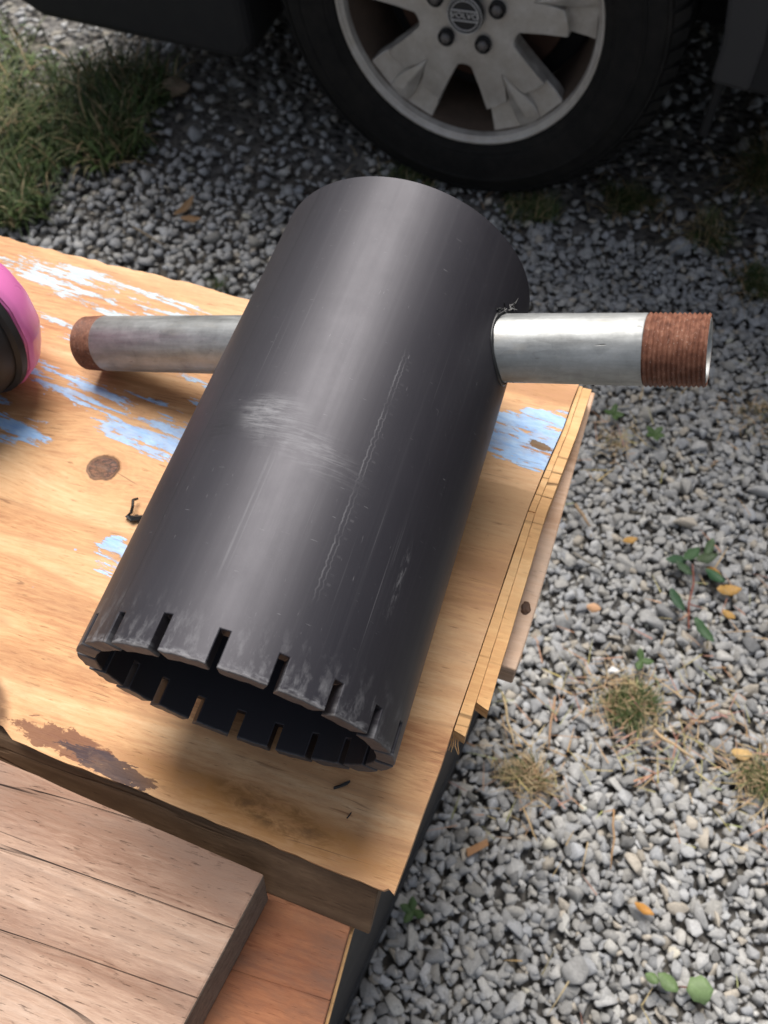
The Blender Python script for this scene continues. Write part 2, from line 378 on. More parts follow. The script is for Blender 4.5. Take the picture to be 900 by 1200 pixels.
def mat_galv():
    N = NT('galvanised_steel', .42, 1.0)
    sp = N.vor(N.map(scale=(1, 1.6, 1.6)), 95, 'F1', 1)
    v = N.n('ShaderNodeSeparateColor'); N.put(v.inputs[0], sp)
    n1 = N.noise(N.map(scale=(8, 70, 70)), 1.0, 5, .7)
    n2 = N.noise(None, 60, 5, .7)
    t = N.math('ADD', N.math('MULTIPLY', v.outputs[0], .06), N.math('ADD', N.math('MULTIPLY', n1, .56), N.math('MULTIPLY', n2, .38)))
    col = N.ramp(t, [(.34, (.22, .225, .22)), (.5, (.38, .39, .385)), (.66, (.54, .55, .545))])
    nick = N.rng(N.noise(N.map(scale=(70, 420, 420), loc=(1, 2, 3)), 1.0, 2), .70, .76)
    col = N.mix(N.math('MULTIPLY', nick, .7), col, (.16, .15, .13))
    dirt = N.rng(N.noise(N.map(scale=(25, 60, 60), loc=(4, 0, 0)), 1.0, 5, .75), .55, .75, 0, .6)
    col = N.mix(dirt, col, (.36, .33, .28))
    return N.out(col, N.rng(n1, .3, .7, .44, .62), N.bump(N.math('SUBTRACT', n2, nick), .25, .0008), N.rng(dirt, 0, .6, .80, .5))
M['galv'] = mat_galv()

def mat_rust():
    N = NT('rusty_thread', .68, 0.0, .45)
    n = N.noise(None, 190, 5, .7); n2 = N.noise(None, 700, 3, .6)
    col = N.ramp(n, [(.3, (.085, .030, .018)), (.5, (.18, .070, .040)), (.7, (.29, .135, .085))])
    col = N.mix(N.rng(n2, .62, .72, 0, .55), col, (.52, .40, .33))
    return N.out(col, N.rng(n, .3, .7, .5, .75), N.bump(n2, .35, .0005))
M['rust'] = mat_rust()

def plain(name, c, rough=.5, metal=0.0, spec=.5, var=.15, scale=60, bump=.0, coat=0.0):
    N = NT(name, rough, metal, spec)
    n = N.noise(None, scale, 5, .65)
    col = N.mix(n, tuple(x * (1 - var) for x in c), tuple(min(1, x * (1 + var)) for x in c))
    if coat: N.b.inputs['Coat Weight'].default_value = coat; N.b.inputs['Coat Roughness'].default_value = .05
    return N.out(col, N.rng(n, .3, .7, max(.02, rough - .07), min(1, rough + .07)), N.bump(n, bump, .001) if bump else None)

M['pink'] = plain('pink_plastic', (.82, .22, .53), .33, var=.03, scale=30)
M['blackrub'] = plain('black_rubber', (.016, .016, .017), .55, var=.2, scale=120, bump=.1)
M['shave'] = plain('black_plastic_shaving', (.014, .014, .015), .45, var=.3, scale=300, bump=.2)
M['stand'] = plain('black_painted_panel', (.028, .028, .031), .7, var=.35, scale=22, bump=.3)
M['liner'] = plain('black_underbody', (.012, .012, .013), .8, var=.3, scale=30, bump=.3)
M['paint'] = plain('charcoal_car_paint', (.035, .038, .042), .3, .3, .5, .08, 40, 0, .8)
M['cladding'] = plain('grey_plastic_cladding', (.035, .035, .037), .65, var=.2, scale=60, bump=.15)
M['glass'] = plain('dark_window_glass', (.01, .012, .013), .05, 0, .6, .05, 5)
M['lamp'] = plain('headlamp_plastic', (.62, .64, .66), .12, .3, .6, .05, 20)
M['disc'] = plain('rusty_brake_disc', (.10, .055, .04), .7, .5, .5, .4, 60, .3)
M['badge'] = plain('black_badge', (.012, .013, .016), .35, 0, .5, .2, 60)
M['chrome'] = plain('dull_silver_badge', (.66, .66, .66), .4, .3, .5, .15, 200)
M['sticker'] = plain('white_paper_sticker', (.70, .69, .66), .45, 0, .4, .05, 60)
M['ink'] = plain('faded_red_ink', (.22, .09, .08), .6, 0, .3, .3, 500)

def mat_alloy():
    N = NT('dusty_alloy', .45, .55, .5)
    n = N.noise(None, 38, 5, .7); n2 = N.noise(None, 320, 3, .6)
    col = N.ramp(n, [(.3, (.45, .425, .39)), (.55, (.54, .515, .48)), (.75, (.62, .595, .56))])
    col = N.mix(N.rng(N.noise(N.map(loc=(3, 1, 2)), 16, 5, .7), .50, .76, 0, .40), col, (.36, .30, .24))
    col = N.mix(N.rng(n2, .60, .72, 0, .4), col, (.17, .15, .13))
    return N.out(col, N.rng(n, .3, .7, .38, .6), N.bump(n2, .15, .0006), N.rng(n, .4, .7, .6, .3))
M['alloy'] = mat_alloy()

def mat_tyre():
    N = NT('dusty_tyre', .82, 0, .3)
    n = N.noise(None, 45, 5, .7); n2 = N.noise(None, 10, 3, .6)
    col = N.mix(N.rng(n, .35, .75), (.006, .006, .006), (.015, .014, .013))
    col = N.mix(N.rng(n2, .5, .75, 0, .4), col, (.032, .028, .024))
    return N.out(col, None, N.bump(n, .3, .001))
M['tyre'] = mat_tyre()  

def mat_gravel_sheet():
    N = NT('gravel_bed', .9, 0, .25)
    v = N.vor(None, 52, 'F1', 1); d = N.vor(None, 52, 'F1', 0)
    s = N.n('ShaderNodeSeparateColor'); N.put(s.inputs[0], v)
    col = N.ramp(s.outputs[0], [(.0, (.09, .09, .093)), (.5, (.17, .17, .17)), (.85, (.26, .25, .235)), (1.0, (.34, .32, .28))])
    col = N.mix(N.rng(N.noise(None, 7, 4), .35, .6, .2, .6), col, (.10, .083, .062))
    h = N.rng(d, 0, .6, 1, 0)
    return N.out(col, None, N.bump(h, .9, .012))
M['bed'] = mat_gravel_sheet()

def mat_attr(name, rough, spec=.3, bumpscale=500, var=.35, trans=0.0):
    """colour carried per piece (stones, blades), with grain on top"""
    N = NT(name, rough, 0, spec)
    a = N.n('ShaderNodeAttribute'); a.attribute_name = 'tint'
    n = N.noise(None, bumpscale, 4, .7); n2 = N.noise(None, bumpscale * .25, 3, .6)
    col = N.mix(N.rng(N.math('ADD', N.math('MULTIPLY', n, .5), N.math('MULTIPLY', n2, .5)), .32, .68), (1 - var,) * 3, (1 + var * .5,) * 3)
    c2 = N.mix(1.0, a.outputs['Color'], col, 'MULTIPLY')
    if trans:
        N.b.inputs['Transmission Weight'].default_value = 0
        N.b.inputs['Subsurface Weight'].default_value = 0
    return N.out(c2, None, N.bump(n, .35, .0012))
M['stone'] = mat_attr('crushed_stone', .8, .28, 330, .30)
M['blade'] = mat_attr('grass_blade', .6, .3, 200, .2)
M['leaf'] = mat_attr('leaf_surface', .55, .35, 300, .25)

# ================================================================== GROUND
def set_tint(me, cols, domain='POINT'):
    a = me.color_attributes.new('tint', 'FLOAT_COLOR', domain)
    c = np.ones((len(cols), 4), np.float32); c[:, :3] = cols
    a.data.foreach_set('color', c.ravel())

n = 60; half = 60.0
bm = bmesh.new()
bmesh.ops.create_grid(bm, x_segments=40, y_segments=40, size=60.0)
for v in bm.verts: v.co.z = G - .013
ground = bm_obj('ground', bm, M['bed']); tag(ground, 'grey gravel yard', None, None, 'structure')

# stones: 30 chipped hulls scattered, one joined mesh
def hull(seed):
    r = random.Random(seed)
    bm = bmesh.new()
    for i in range(r.choice((9, 10, 11, 13))):
        v = Vector((r.gauss(0, 1), r.gauss(0, 1), r.gauss(0, 1))).normalized() * r.uniform(.82, 1.1)
        # blunt some directions to make flat facets
        v.z = max(-.75, min(.72, v.z)); v.x = max(-.88, min(.9, v.x))
        bm.verts.new(v)
    res = bmesh.ops.convex_hull(bm, input=bm.verts)
    bmesh.ops.delete(bm, geom=[g for g in res['geom_interior'] if isinstance(g, bmesh.types.BMVert)], context='VERTS')
    bmesh.ops.bevel(bm, geom=[e for e in bm.edges], offset=.09, segments=1, affect='EDGES', clamp_overlap=True)
    bmesh.ops.triangulate(bm, faces=bm.faces)
    bm.verts.ensure_lookup_table(); bm.verts.index_update()
    V = np.array([v.co[:] for v in bm.verts]); F = np.array([[v.index for v in f.verts] for f in bm.faces])
    bm.free()
    return V, F
def hull_plain(seed):
    r = random.Random(seed)
    bm = bmesh.new()
    for i in range(r.choice((10, 11, 12, 14))):
        v = Vector((r.gauss(0, 1), r.gauss(0, 1), r.gauss(0, 1))).normalized() * r.uniform(.82, 1.1)
        v.z = max(-.75, min(.72, v.z)); v.x = max(-.88, min(.9, v.x))
        bm.verts.new(v)
    res = bmesh.ops.convex_hull(bm, input=bm.verts)
    bmesh.ops.delete(bm, geom=[g for g in res['geom_interior'] if isinstance(g, bmesh.types.BMVert)], context='VERTS')
    bmesh.ops.triangulate(bm, faces=bm.faces)
    bm.verts.ensure_lookup_table(); bm.verts.index_update()
    V = np.array([v.co[:] for v in bm.verts]); F = np.array([[v.index for v in f.verts] for f in bm.faces])
    bm.free()
    return V, F
HB = [hull(100 + i) for i in range(26)]
HP = [hull_plain(300 + i) for i in range(26)]

def stone_cols(k):
    base = RNG.normal(.385, .055, k).clip(.20, .55)
    warm = RNG.normal(0, .02, k)
    c = np.stack([base * (1.005 + warm), base * (1.0 + warm * .3), base * (.985 - warm * 1.0)], 1)
    tan = RNG.random(k) < .07
    c[tan] = np.stack([base[tan] * 1.22, base[tan] * 1.10, base[tan] * .93], 1).clip(0, .55)
    dark = RNG.random(k) < .06
    c[dark] *= .65
    wh = RNG.random(k) < .010
    c[wh] = np.array([.52, .51, .48])
    return c

def scatter(x0, x1, y0, y1, step, size, tmpl, name, lift=0.0, keep=None):
    nx, ny = int((x1 - x0) / step), int((y1 - y0) / step)
    gx, gy = np.meshgrid(np.arange(nx), np.arange(ny))
    X = x0 + (gx.ravel() + .5 * (gy.ravel() % 2) + RNG.uniform(-.42, .42, nx * ny)) * step
    Y = y0 + (gy.ravel() + RNG.uniform(-.42, .42, nx * ny)) * step
    if keep is not None:
        k = keep(X, Y); X, Y = X[k], Y[k]
    K = len(X)
    a = size * np.exp(RNG.normal(0, .25, K))
    b = a * RNG.uniform(.58, .95, K); c = a * RNG.uniform(.38, .72, K)
    yaw = RNG.uniform(0, 2 * np.pi, K); tl = RNG.normal(0, .30, K); rl = RNG.normal(0, .30, K)
    und = .004 * np.sin(X * 5.1 + 1) * np.cos(Y * 4.3) + .003 * np.sin(X * 13 + Y * 9)
    Z = G - .004 + c * .45 + RNG.uniform(-.0025, .0035, K) + und + lift
    cols = stone_cols(K)
    Vs, Fs, Cs = [], [], []; base = 0
    ti = RNG.integers(0, len(tmpl), K)
    for t in range(len(tmpl)):
        idx = np.nonzero(ti == t)[0]
        if len(idx) == 0: continue
        V, F = tmpl[t]; m = len(V)
        P = V[None] * np.stack([a[idx], b[idx], c[idx]], 1)[:, None, :]
        cx, sx = np.cos(tl[idx])[:, None], np.sin(tl[idx])[:, None]
        y_, z_ = P[:, :, 1] * cx - P[:, :, 2] * sx, P[:, :, 1] * sx + P[:, :, 2] * cx
        P[:, :, 1], P[:, :, 2] = y_, z_
        cx, sx = np.cos(rl[idx])[:, None], np.sin(rl[idx])[:, None]
        x_, z_ = P[:, :, 0] * cx + P[:, :, 2] * sx, -P[:, :, 0] * sx + P[:, :, 2] * cx
        P[:, :, 0], P[:, :, 2] = x_, z_
        cx, sx = np.cos(yaw[idx])[:, None], np.sin(yaw[idx])[:, None]
        x_, y_ = P[:, :, 0] * cx - P[:, :, 1] * sx, P[:, :, 0] * sx + P[:, :, 1] * cx
        P[:, :, 0], P[:, :, 1] = x_ + X[idx][:, None], y_ + Y[idx][:, None]
        P[:, :, 2] += Z[idx][:, None]
        Vs.append(P.reshape(-1, 3)); Fs.append((F[None] + (base + np.arange(len(idx)) * m)[:, None, None]).reshape(-1, 3))
        Cs.append(np.repeat(cols[idx], m, 0)); base += len(idx) * m
    V, F, Cc = np.concatenate(Vs), np.concatenate(Fs), np.concatenate(Cs)
    me = bpy.data.meshes.new(name)
    me.vertices.add(len(V)); me.vertices.foreach_set('co', V.ravel().astype(np.float32))
    me.loops.add(F.size); me.loops.foreach_set('vertex_index', F.ravel().astype(np.int32))
    me.polygons.add(len(F)); me.polygons.foreach_set('loop_start', np.arange(0, F.size, 3, dtype=np.int32))
    me.update(calc_edges=True)
    set_tint(me, Cc); me.materials.append(M['stone'])
    o = bpy.data.objects.new(name, me); COL.objects.link(o)
    tag(o, kind='stuff')
    return o
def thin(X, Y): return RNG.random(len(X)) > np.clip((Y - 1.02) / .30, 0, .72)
def in_stand(X, Y): return (X < .045 + .157 * (Y + .172)) & (X > -.60) & (Y > -.42) & (Y < .28)
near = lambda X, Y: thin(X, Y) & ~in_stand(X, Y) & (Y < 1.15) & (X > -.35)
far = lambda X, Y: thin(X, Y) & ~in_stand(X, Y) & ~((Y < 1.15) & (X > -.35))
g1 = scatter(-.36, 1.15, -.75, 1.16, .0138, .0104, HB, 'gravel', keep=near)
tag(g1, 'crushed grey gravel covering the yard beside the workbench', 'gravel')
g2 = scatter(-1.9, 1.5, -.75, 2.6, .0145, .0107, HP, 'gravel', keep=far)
tag(g2, 'crushed grey gravel covering the yard round and under the car', 'gravel')

g3 = scatter(-.36, 1.15, -.75, 1.16, .0110, .0076, HP, 'gravel', lift=-.0012, keep=near)
tag(g3, 'small stone chippings filling the gaps between the larger gravel', 'gravel')

# ================================================================== WORKBENCH STACK
def fy(x): return -.053 + (.096 - x) * .0584        # front edge of the sheet
def by(x): return .3135 - (x - .127) * .0483        # back edge
def edge_noise(n, amp, seed):
    r = random.Random(seed); v = 0; o = []
    for i in range(n):
        v = .6 * v + r.uniform(-amp, amp); o.append(v)
    return o

ply = empty('plywood_sheet', (0, 0, 0))
tag(ply, 'worn orange plywood sheet with peeling blue paint under the black pipe', 'plywood')
poly = []
nb = 150; e = edge_noise(nb, .0011, 3)
for i in range(nb):
    x = .127 - (.127 + .78) * i / (nb - 1); poly.append((x, by(x) + e[i] * (1 if i > 2 else 0)))
nf = 90; e = edge_noise(nf, .0005, 5)
fr = []
for i in range(nf):
    x = -.78 + (.096 + .78) * i / (nf - 1); yy = fy(x) + e[i]
    if -.185 < x < -.150: yy += .006 * math.sin((x + .185) / .035 * math.pi)     # eroded knot at the edge
    fr.append((x, yy))
poly += fr[:-1] + [(.0900, fy(.09) + .0003), (.0925, fy(.0925) + .0022), (.0945, fy(.0945) + .0012), (.0962, fy(.0962) + .0004)]
for (x, y_) in ((.0985, -.030), (.1005, -.005), (.1025, .020), (.104, .043), (.1065, .085), (.1095, .13), (.112, .17), (.1142, .203), (.1185, .236), (.1235, .272), (.1255, .296)):
    poly.append((x + random.uniform(-.0004, .0004), y_))
bm = bmesh.new(); prism(bm, poly, -.0115, 0.0)
panel = bm_obj('panel', bm, M['ply'], ply)

def ex(y_):  # right edge of the panel
    pts = ((-.053, .096), (.043, .104), (.203, .1142), (.272, .1235), (.3135, .127))
    for (a, xa), (b, xb) in zip(pts, pts[1:]):
        if y_ <= b: return xa + (xb - xa) * (y_ - a) / (b - a)
    return .127
def in2(y_): return .0080 - (y_ - .0435) * .0178
def strip(name, y0, y1, fa, fb, ztop, th, mat, parent, seed, slant=.002):
    r = random.Random(seed); Lp, Rp = [], []
    nn = 26
    for i in range(nn):
        y_ = y0 + (y1 - y0) * i / (nn - 1)
        Lp.append((ex(y_) + fa(y_), y_)); Rp.append((ex(y_) + fb(y_) + r.uniform(-.00012, .00012), y_ - (slant if i == 0 else 0)))
    bm = bmesh.new(); prism(bm, Lp + Rp[::-1], ztop - th, ztop)
    return bm_obj(name, bm, mat, parent)
strip('edge_strip', .0435, .2000, lambda y: .0004, lambda y: in2(y) - .0002, -.0016, .019, M['strip'], ply, 1, .002)
strip('edge_strip', .0640, .3125, in2, lambda y: in2(y) + .0080 - (y - .064) * .006, -.0034, .019, M['strip'], ply, 2, .003)
strip('edge_strip', .2010, .3125, lambda y: .0004, lambda y: in2(y) - .0002, -.0022, .012, M['strip'], ply, 4, 0)
for k in range(7):  # torn fibres hanging from the strip end
    bm = bmesh.new(); x0, y0 = .100 + .0012 * k, .036 + random.uniform(0, .006)
    tube(bm, [(x0, y0 + .006, -.014), (x0 + .001, y0, -.016), (x0 + random.uniform(0, .005), y0 - random.uniform(.003, .008), -.019)], [.0005, .0005, .0002], 4)
    bm_obj('splinter', bm, M['strip'], ply)

def board_prism(bm, x0, x1, sect, f, jit=0.0, seed=0, nx=30):
    """cross-section sect [(dy,z)] swept along x, y offset by f(x)"""
    r = random.Random(seed); rings = []
    for i in range(nx):
        x = x0 + (x1 - x0) * i / (nx - 1)
        rings.append([bm.verts.new((x, f(x) + dy + (r.uniform(-jit, jit)), z)) for dy, z in sect])
    m = len(sect)
    for a, b in zip(rings, rings[1:]):
        for k in range(m): bm.faces.new((a[k], a[(k + 1) % m], b[(k + 1) % m], b[k]))
    bm.faces.new(rings[0]); bm.faces.new(rings[-1])

# board under the right edge, ends short
wb = empty('support_board', (0, 0, 0)); tag(wb, 'weathered pine board with a dark knot sticking out under the right plywood edge', 'board')
pts_l = [(.0985, .098), (.104, .150), (.112, .21), (.121, .28), (.125, .325)]
pts_r = [(.1405, .326), (.1395, .300), (.1385, .262), (.1375, .22), (.1365, .18), (.1350, .14), (.1333, .111), (.1318, .0965)]
bm = bmesh.new(); prism(bm, pts_l + pts_r, -.052, -.0232)
o = bm_obj('plank', bm, M['board'], wb); bevel(o, .0008, 1)
bm = bmesh.new(); lathe(bm, [(0, .0008), (.0030, .0010), (.0040, .0006), (.0048, -.0004), (.005, -.004)], Matrix.Translation((.1285, .140, -.0232)) @ Matrix.Diagonal((.75, 1.15, 1, 1)), 14)
for v in bm.verts: v.co += Vector((random.uniform(-.0004, .0004), random.uniform(-.0004, .0004), random.uniform(-.0003, .0003)))
bm_obj('knot', bm, plain('dark_knot', (.07, .032, .016), .6, var=.5, scale=500, bump=.5), wb)

# frame rail under the front edge (its face leans forward)
bm = bmesh.new()
board_prism(bm, -.74, .0865, [(-.0010, -.0122), (-.0232, -.0430), (.030, -.0430), (.040, -.0122)], fy, .0003, 8)
rail = bm_obj('frame_rail', bm, M['frame']); bevel(rail, .0008, 1)
tag(rail, 'dark brown timber rail under the front edge of the plywood', 'timber')
bm = bmesh.new()
board_prism(bm, -.74, .083, [(-.055, -.0122), (-.055, -.0430), (-.017, -.0430), (-.017, -.0122)], by, .0003, 9)
rail2 = bm_obj('frame_rail', bm, M['frame']); bevel(rail2, .0008, 1)
tag(rail2, 'timber rail hidden under the back edge of the plywood', 'timber')

# reddish sheet lying on the stand
low = empty('lower_sheet', (0, 0, 0)); tag(low, 'reddish brown plywood sheet below the grey lumber, dark stain near its edge', 'plywood')
bm = bmesh.new(); prism(bm, [(-.72, .24), (-.72, -.40), (.0775, -.40), (.0765, -.30), (.0762, -.18), (.0755, -.125), (.0745, -.074), (.079, .0), (.082, .24)], -.0505, -.0436)
panel2 = bm_obj('panel', bm, M['orange'], low); bevel(panel2, .0006, 1)
bm = bmesh.new(); prism(bm, [(-.72, .24), (-.72, -.40), (.0795, -.40), (.0785, -.30), (.0780, -.18), (.0772, -.125), (.0760, -.0745), (.080, .0), (.083, .24)], -.0560, -.0508)
bm_obj('edge_ply', bm, M['strip'], low)

# grey lumber
M_lum = M['lumber']
bm = bmesh.new()
nx = 40; x0, x1 = -.62, .0235
rings = []
for i in range(nx):
    t = i / (nx - 1); x = x0 + (x1 - .04 - x0) * i / (nx - 2) if i < nx - 1 else x1
    yb = -.0640 + (x1 - x) * .074
    cut = .013 / .072 if i == nx - 1 else 0.0
    row = []
    for (dy, z, sh) in ((0, -.0050, 0), (0, -.0434, -.0105), (-.140, -.0434, -.0105), (-.140, -.0050, 0)):
        j = random.uniform(-.0003, .0003)
        row.append(bm.verts.new((x + dy * (.074 * .0 + cut) , yb + dy + sh + j, z)))
    rings.append(row)
for a, b in zip(rings, rings[1:]):
    for k in range(4): bm.faces.new((a[k], a[(k + 1) % 4], b[(k + 1) % 4], b[k]))
bm.faces.new(rings[0]); endf = bm.faces.new(rings[-1])
bmesh.ops.recalc_face_normals(bm, faces=bm.faces)
endf.material_index = 1
lum = bm_obj('lumber', bm, M_lum, recalc=False); lum.data.materials.append(M['end']); bevel(lum, .0016, 2)
tag(lum, 'pinkish grey weathered lumber board with a rough sawn end, in front of plywood', 'lumber')

# black stand that carries everything
st = empty('black_stand', (0, 0, 0)); tag(st, 'black painted box stand on the gravel carrying the wooden boards', 'stand')
def stand_x(y_): return .0435 + .157 * (y_ + .172)
def quad_prism(y0, y1, xl0, xl1, d0, z0, z1):
    bm = bmesh.new(); prism(bm, [(xl0, y0), (stand_x(y0) + d0, y0), (stand_x(y1) + d0, y1), (xl1, y1)], z0, z1); return bm
o = bm_obj('carcass', quad_prism(-.38, .27, -.66, -.56, 0, G - .01, -.075), M['stand'], st); bevel(o, .004, 2)
o = bm_obj('top_panel', quad_prism(-.385, .272, -.665, -.565, .003, -.0745, -.0564), M['stand'], st); bevel(o, .002, 2)
o = bm_obj('plinth', quad_prism(-.383, .271, -.663, -.563, .0025, G - .01, G + .05), M['stand'], st); bevel(o, .002, 2)

# ================================================================== BLACK PIPE
NS = 19; L = .2987; TH = .0098; SD = .0155
pipe = empty('black_pipe', (0, 0, 0)); tag(pipe, 'black plastic pipe lying on the plywood with slots sawn round its open end', 'pipe')
sw = .0052 / PR / 2
angs = []; isslot = []
for k in range(NS):
    c = R_(5.3) + k * 2 * math.pi / NS + random.uniform(-.012, .012); c2 = R_(5.3) + (k + 1) * 2 * math.pi / NS
    s2 = sw * random.uniform(.9, 1.15)
    angs += [c - s2, c + s2]; isslot += [True, False]
    for q in range(1, 6):
        a0 = c + s2; a1 = c2 - sw * 1.2
        angs.append(a0 + (a1 - a0) * q / 6); isslot.append(False)
na = len(angs)
depth = [SD * random.uniform(.90, 1.10) for _ in range(NS)]
ys = [0.0, SD, .04, .08, .12, .16, .2, .24, .28, L]
bm = bmesh.new()
def ringv(r, j, y_):
    out = []
    for i, a in enumerate(angs):
        yy = y_
        if j == 0: yy = y_ + random.uniform(-.0003, .0003)
        if j == 1:
            s = i // 7
            nxt = ((i + 1) // 7) % NS
            yy = depth[s] if i % 7 in (0, 1) else SD
        out.append(bm.verts.new((r * math.sin(a), yy, PR + r * math.cos(a))))
    return out
O = [ringv(PR, j, y_) for j, y_ in enumerate(ys)]; I = [ringv(PR - TH, j, y_) for j, y_ in enumerate(ys)]
for i in range(na):
    for k in range(len(ys) - 1):
        j = (i + 1) % na
        if k == 0 and isslot[i]: continue
        bm.faces.new((O[k][i], O[k][j], O[k + 1][j], O[k + 1][i])); bm.faces.new((I[k][i], I[k + 1][i], I[k + 1][j], I[k][j]))
    j = (i + 1) % na
    if isslot[i]:
        bm.faces.new((O[1][i], O[1][j], I[1][j], I[1][i]))
        bm.faces.new((O[0][i], O[1][i], I[1][i], I[0][i])); bm.faces.new((O[0][j], O[1][j], I[1][j], I[0][j]))
    else: bm.faces.new((O[0][i], O[0][j], I[0][j], I[0][i]))
    bm.faces.new((O[-1][i], O[-1][j], I[-1][j], I[-1][i]))
body = bm_obj('pipe_wall', bm, M['pipe'], pipe, True, 30); bevel(body, .0005, 2, 40)
# ragged burr round the hole on the right
for k in range(16):
    a = R_(61 + random.uniform(-3.5, 7)); y_ = .2555 + (a - R_(61)) * .1 + random.uniform(-.003, .004)
    q = Vector((PR * math.sin(a), y_, PR + PR * math.cos(a))); nn_ = Vector((math.sin(a), 0, math.cos(a)))
    bm = bmesh.new()
    pts = [q, q + nn_ * .0012 + Vector((random.uniform(-.001, .001), random.uniform(-.002, .002), 0)), q + nn_ * random.uniform(.001, .0028) + Vector((random.uniform(-.003, .003), random.uniform(-.003, .005), random.uniform(-.001, .002)))]
    tube(bm, pts, [.0009, .0007, .0002], 4)
    bm_obj('burr', bm, M['shave'], pipe)

# ================================================================== GALVANISED PIPE
A = Vector((-.2300, .2380, .0215)); B = Vector((.1880, .2435, .1395))
gd = (B - A); GL = gd.length; gd.normalize()
gq = gd.to_track_quat('X', 'Z')
gp = empty('galvanised_pipe', A); gp.rotation_euler = gq.to_euler()
tag(gp, 'galvanised steel pipe with rusty threaded ends pushed through the black pipe', 'pipe')
GR = .0199; TL0, TL1 = .0185, .0325
RX = Matrix.Rotation(R_(90), 4, 'Y')          # local Z -> X
bm = bmesh.new()
lathe(bm, [(GR - .0005, TL0), (GR, TL0 + .0006), (GR, GL - TL1 - .0006), (GR - .0005, GL - TL1)], RX, 64)
bm_obj('tube', bm, M['galv'], gp, True, 40)
def thread(x0, x1, r0, r1, bore, xe):
    prof = []; pitch = .0024; n_ = int(abs(x1 - x0) / pitch); d = (x1 - x0) / n_
    for k in range(n_):
        t0 = k / n_; r = r0 + (r1 - r0) * t0
        prof += [(r - .0011, x0 + d * (k + .02)), (r - .0002, x0 + d * (k + .40)), (r, x0 + d * (k + .5)), (r - .0002, x0 + d * (k + .60)), (r - .0011, x0 + d * (k + .98))]
    sg = 1 if x1 > x0 else -1
    prof += [(r1 - .0012, x1 - .0012 * sg), (r1 - .0028, x1), (bore + .0004, x1), (bore, x1 - .0008 * sg), (bore, x1 - (.03 if x1 > x0 else -.03))]
    b = bmesh.new(); nseg = 64
    lathe(b, prof, RX, nseg)
    return b
def thread_split(x0, x1, r0, r1):
    b = thread(x0, x1, r0, r1, .0162, 0)
    o = bm_obj('thread', b, M['rust'], gp, True, 35)
    o.data.materials.append(M['galv'])
    for f in o.data.polygons:
        rr = np.mean([math.hypot(o.data.vertices[i].co.y, o.data.vertices[i].co.z) for i in f.vertices])
        if rr < r1 - .0015: f.material_index = 1
    return o
thread_split(GL - TL1, GL, GR + .0004, GR - .0001)
thread_split(TL0, 0.0, GR + .0004, GR - .0004)
def hole_edge(side):
    e1 = gd.orthogonal().normalized(); e2 = gd.cross(e1); pts = []
    for k in range(41):
        ph = 2 * math.pi * k / 40; off = (GR + .0013) * (math.cos(ph) * e1 + math.sin(ph) * e2)
        q = A + off; a_ = gd.x ** 2 + gd.z ** 2; b_ = q.x * gd.x + (q.z - PR) * gd.z; c_ = q.x ** 2 + (q.z - PR) ** 2 - PR ** 2
        t_ = (-b_ + side * math.sqrt(b_ * b_ - a_ * c_)) / a_
        pts.append(q + gd * t_)
    b = bmesh.new(); tube(b, pts, [.0011 + random.uniform(-.0003, .0005) for _ in pts], 6)
    bm_obj('hole_edge', b, M['shave'], pipe, True)
hole_edge(1); hole_edge(-1)
# clear-edged sticker with faded print, low on the right half
bm = bmesh.new()
lc = []
def patch(bm, x0, x1, a0, a1, r):
    na_ = 8; rows = []
    for x in (x0, x1):
        rows.append([bm.verts.new((x, r * math.sin(a0 + (a1 - a0) * k / na_), r * math.cos(a0 + (a1 - a0) * k / na_))) for k in range(na_ + 1)])
    for k in range(na_): bm.faces.new((rows[0][k], rows[0][k + 1], rows[1][k + 1], rows[1][k]))
a0_, a1_ = R_(180 + 68), R_(180 + 100)
patch(bm, .283, .335, R_(-140), R_(-114), GR + .00015)
stk = bm_obj('sticker', bm, M['sticker'], gp, True)
for k in range(22):
    bm = bmesh.new(); x_ = .290 + k * .0018
    patch(bm, x_, x_ + random.choice((.0005, .0009, .0012)), R_(-130), R_(-119), GR + .00030)
    bm_obj('printed_bar', bm, M['ink'], stk, True)

# ================================================================== PINK AND BLACK PLASTIC THING
pk = empty('plastic_tool', (-.3075, .1935, 0)); tag(pk, 'bright pink and black rounded plastic tool end at the left edge', 'tool')
ax = Vector((-.118, -.933, .241)).normalized()
MQ = Matrix.Translation((0, 0, .0600)) @ ax.to_track_quat('Z', 'Y').to_matrix().to_4x4()
bm = bmesh.new()
lathe(bm, [(0, -.066), (.018, -.065), (.032, -.056), (.047, -.046), (.0555, -.034), (.0590, -.026), (.0596, -.021), (.0580, -.0185), (.053, -.018)], MQ, 14)
bmesh.ops.bevel(bm, geom=[e_ for e_ in bm.edges], offset=.0012, segments=2, affect='EDGES', clamp_overlap=True)
bm_obj('pink_shell', bm, M['pink'], pk, True, 40)
bm = bmesh.new()
lathe(bm, [(.0540, -.0190), (.0580, -.0165), (.0580, -.0110), (.0545, -.0090), (.0538, -.0105), (.0545, .0), (.0520, .0180), (.0430, .0340), (.0280, .0440), (0, .0480)], MQ, 48)
bm_obj('black_cap', bm, M['blackrub'], pk, True, 35)

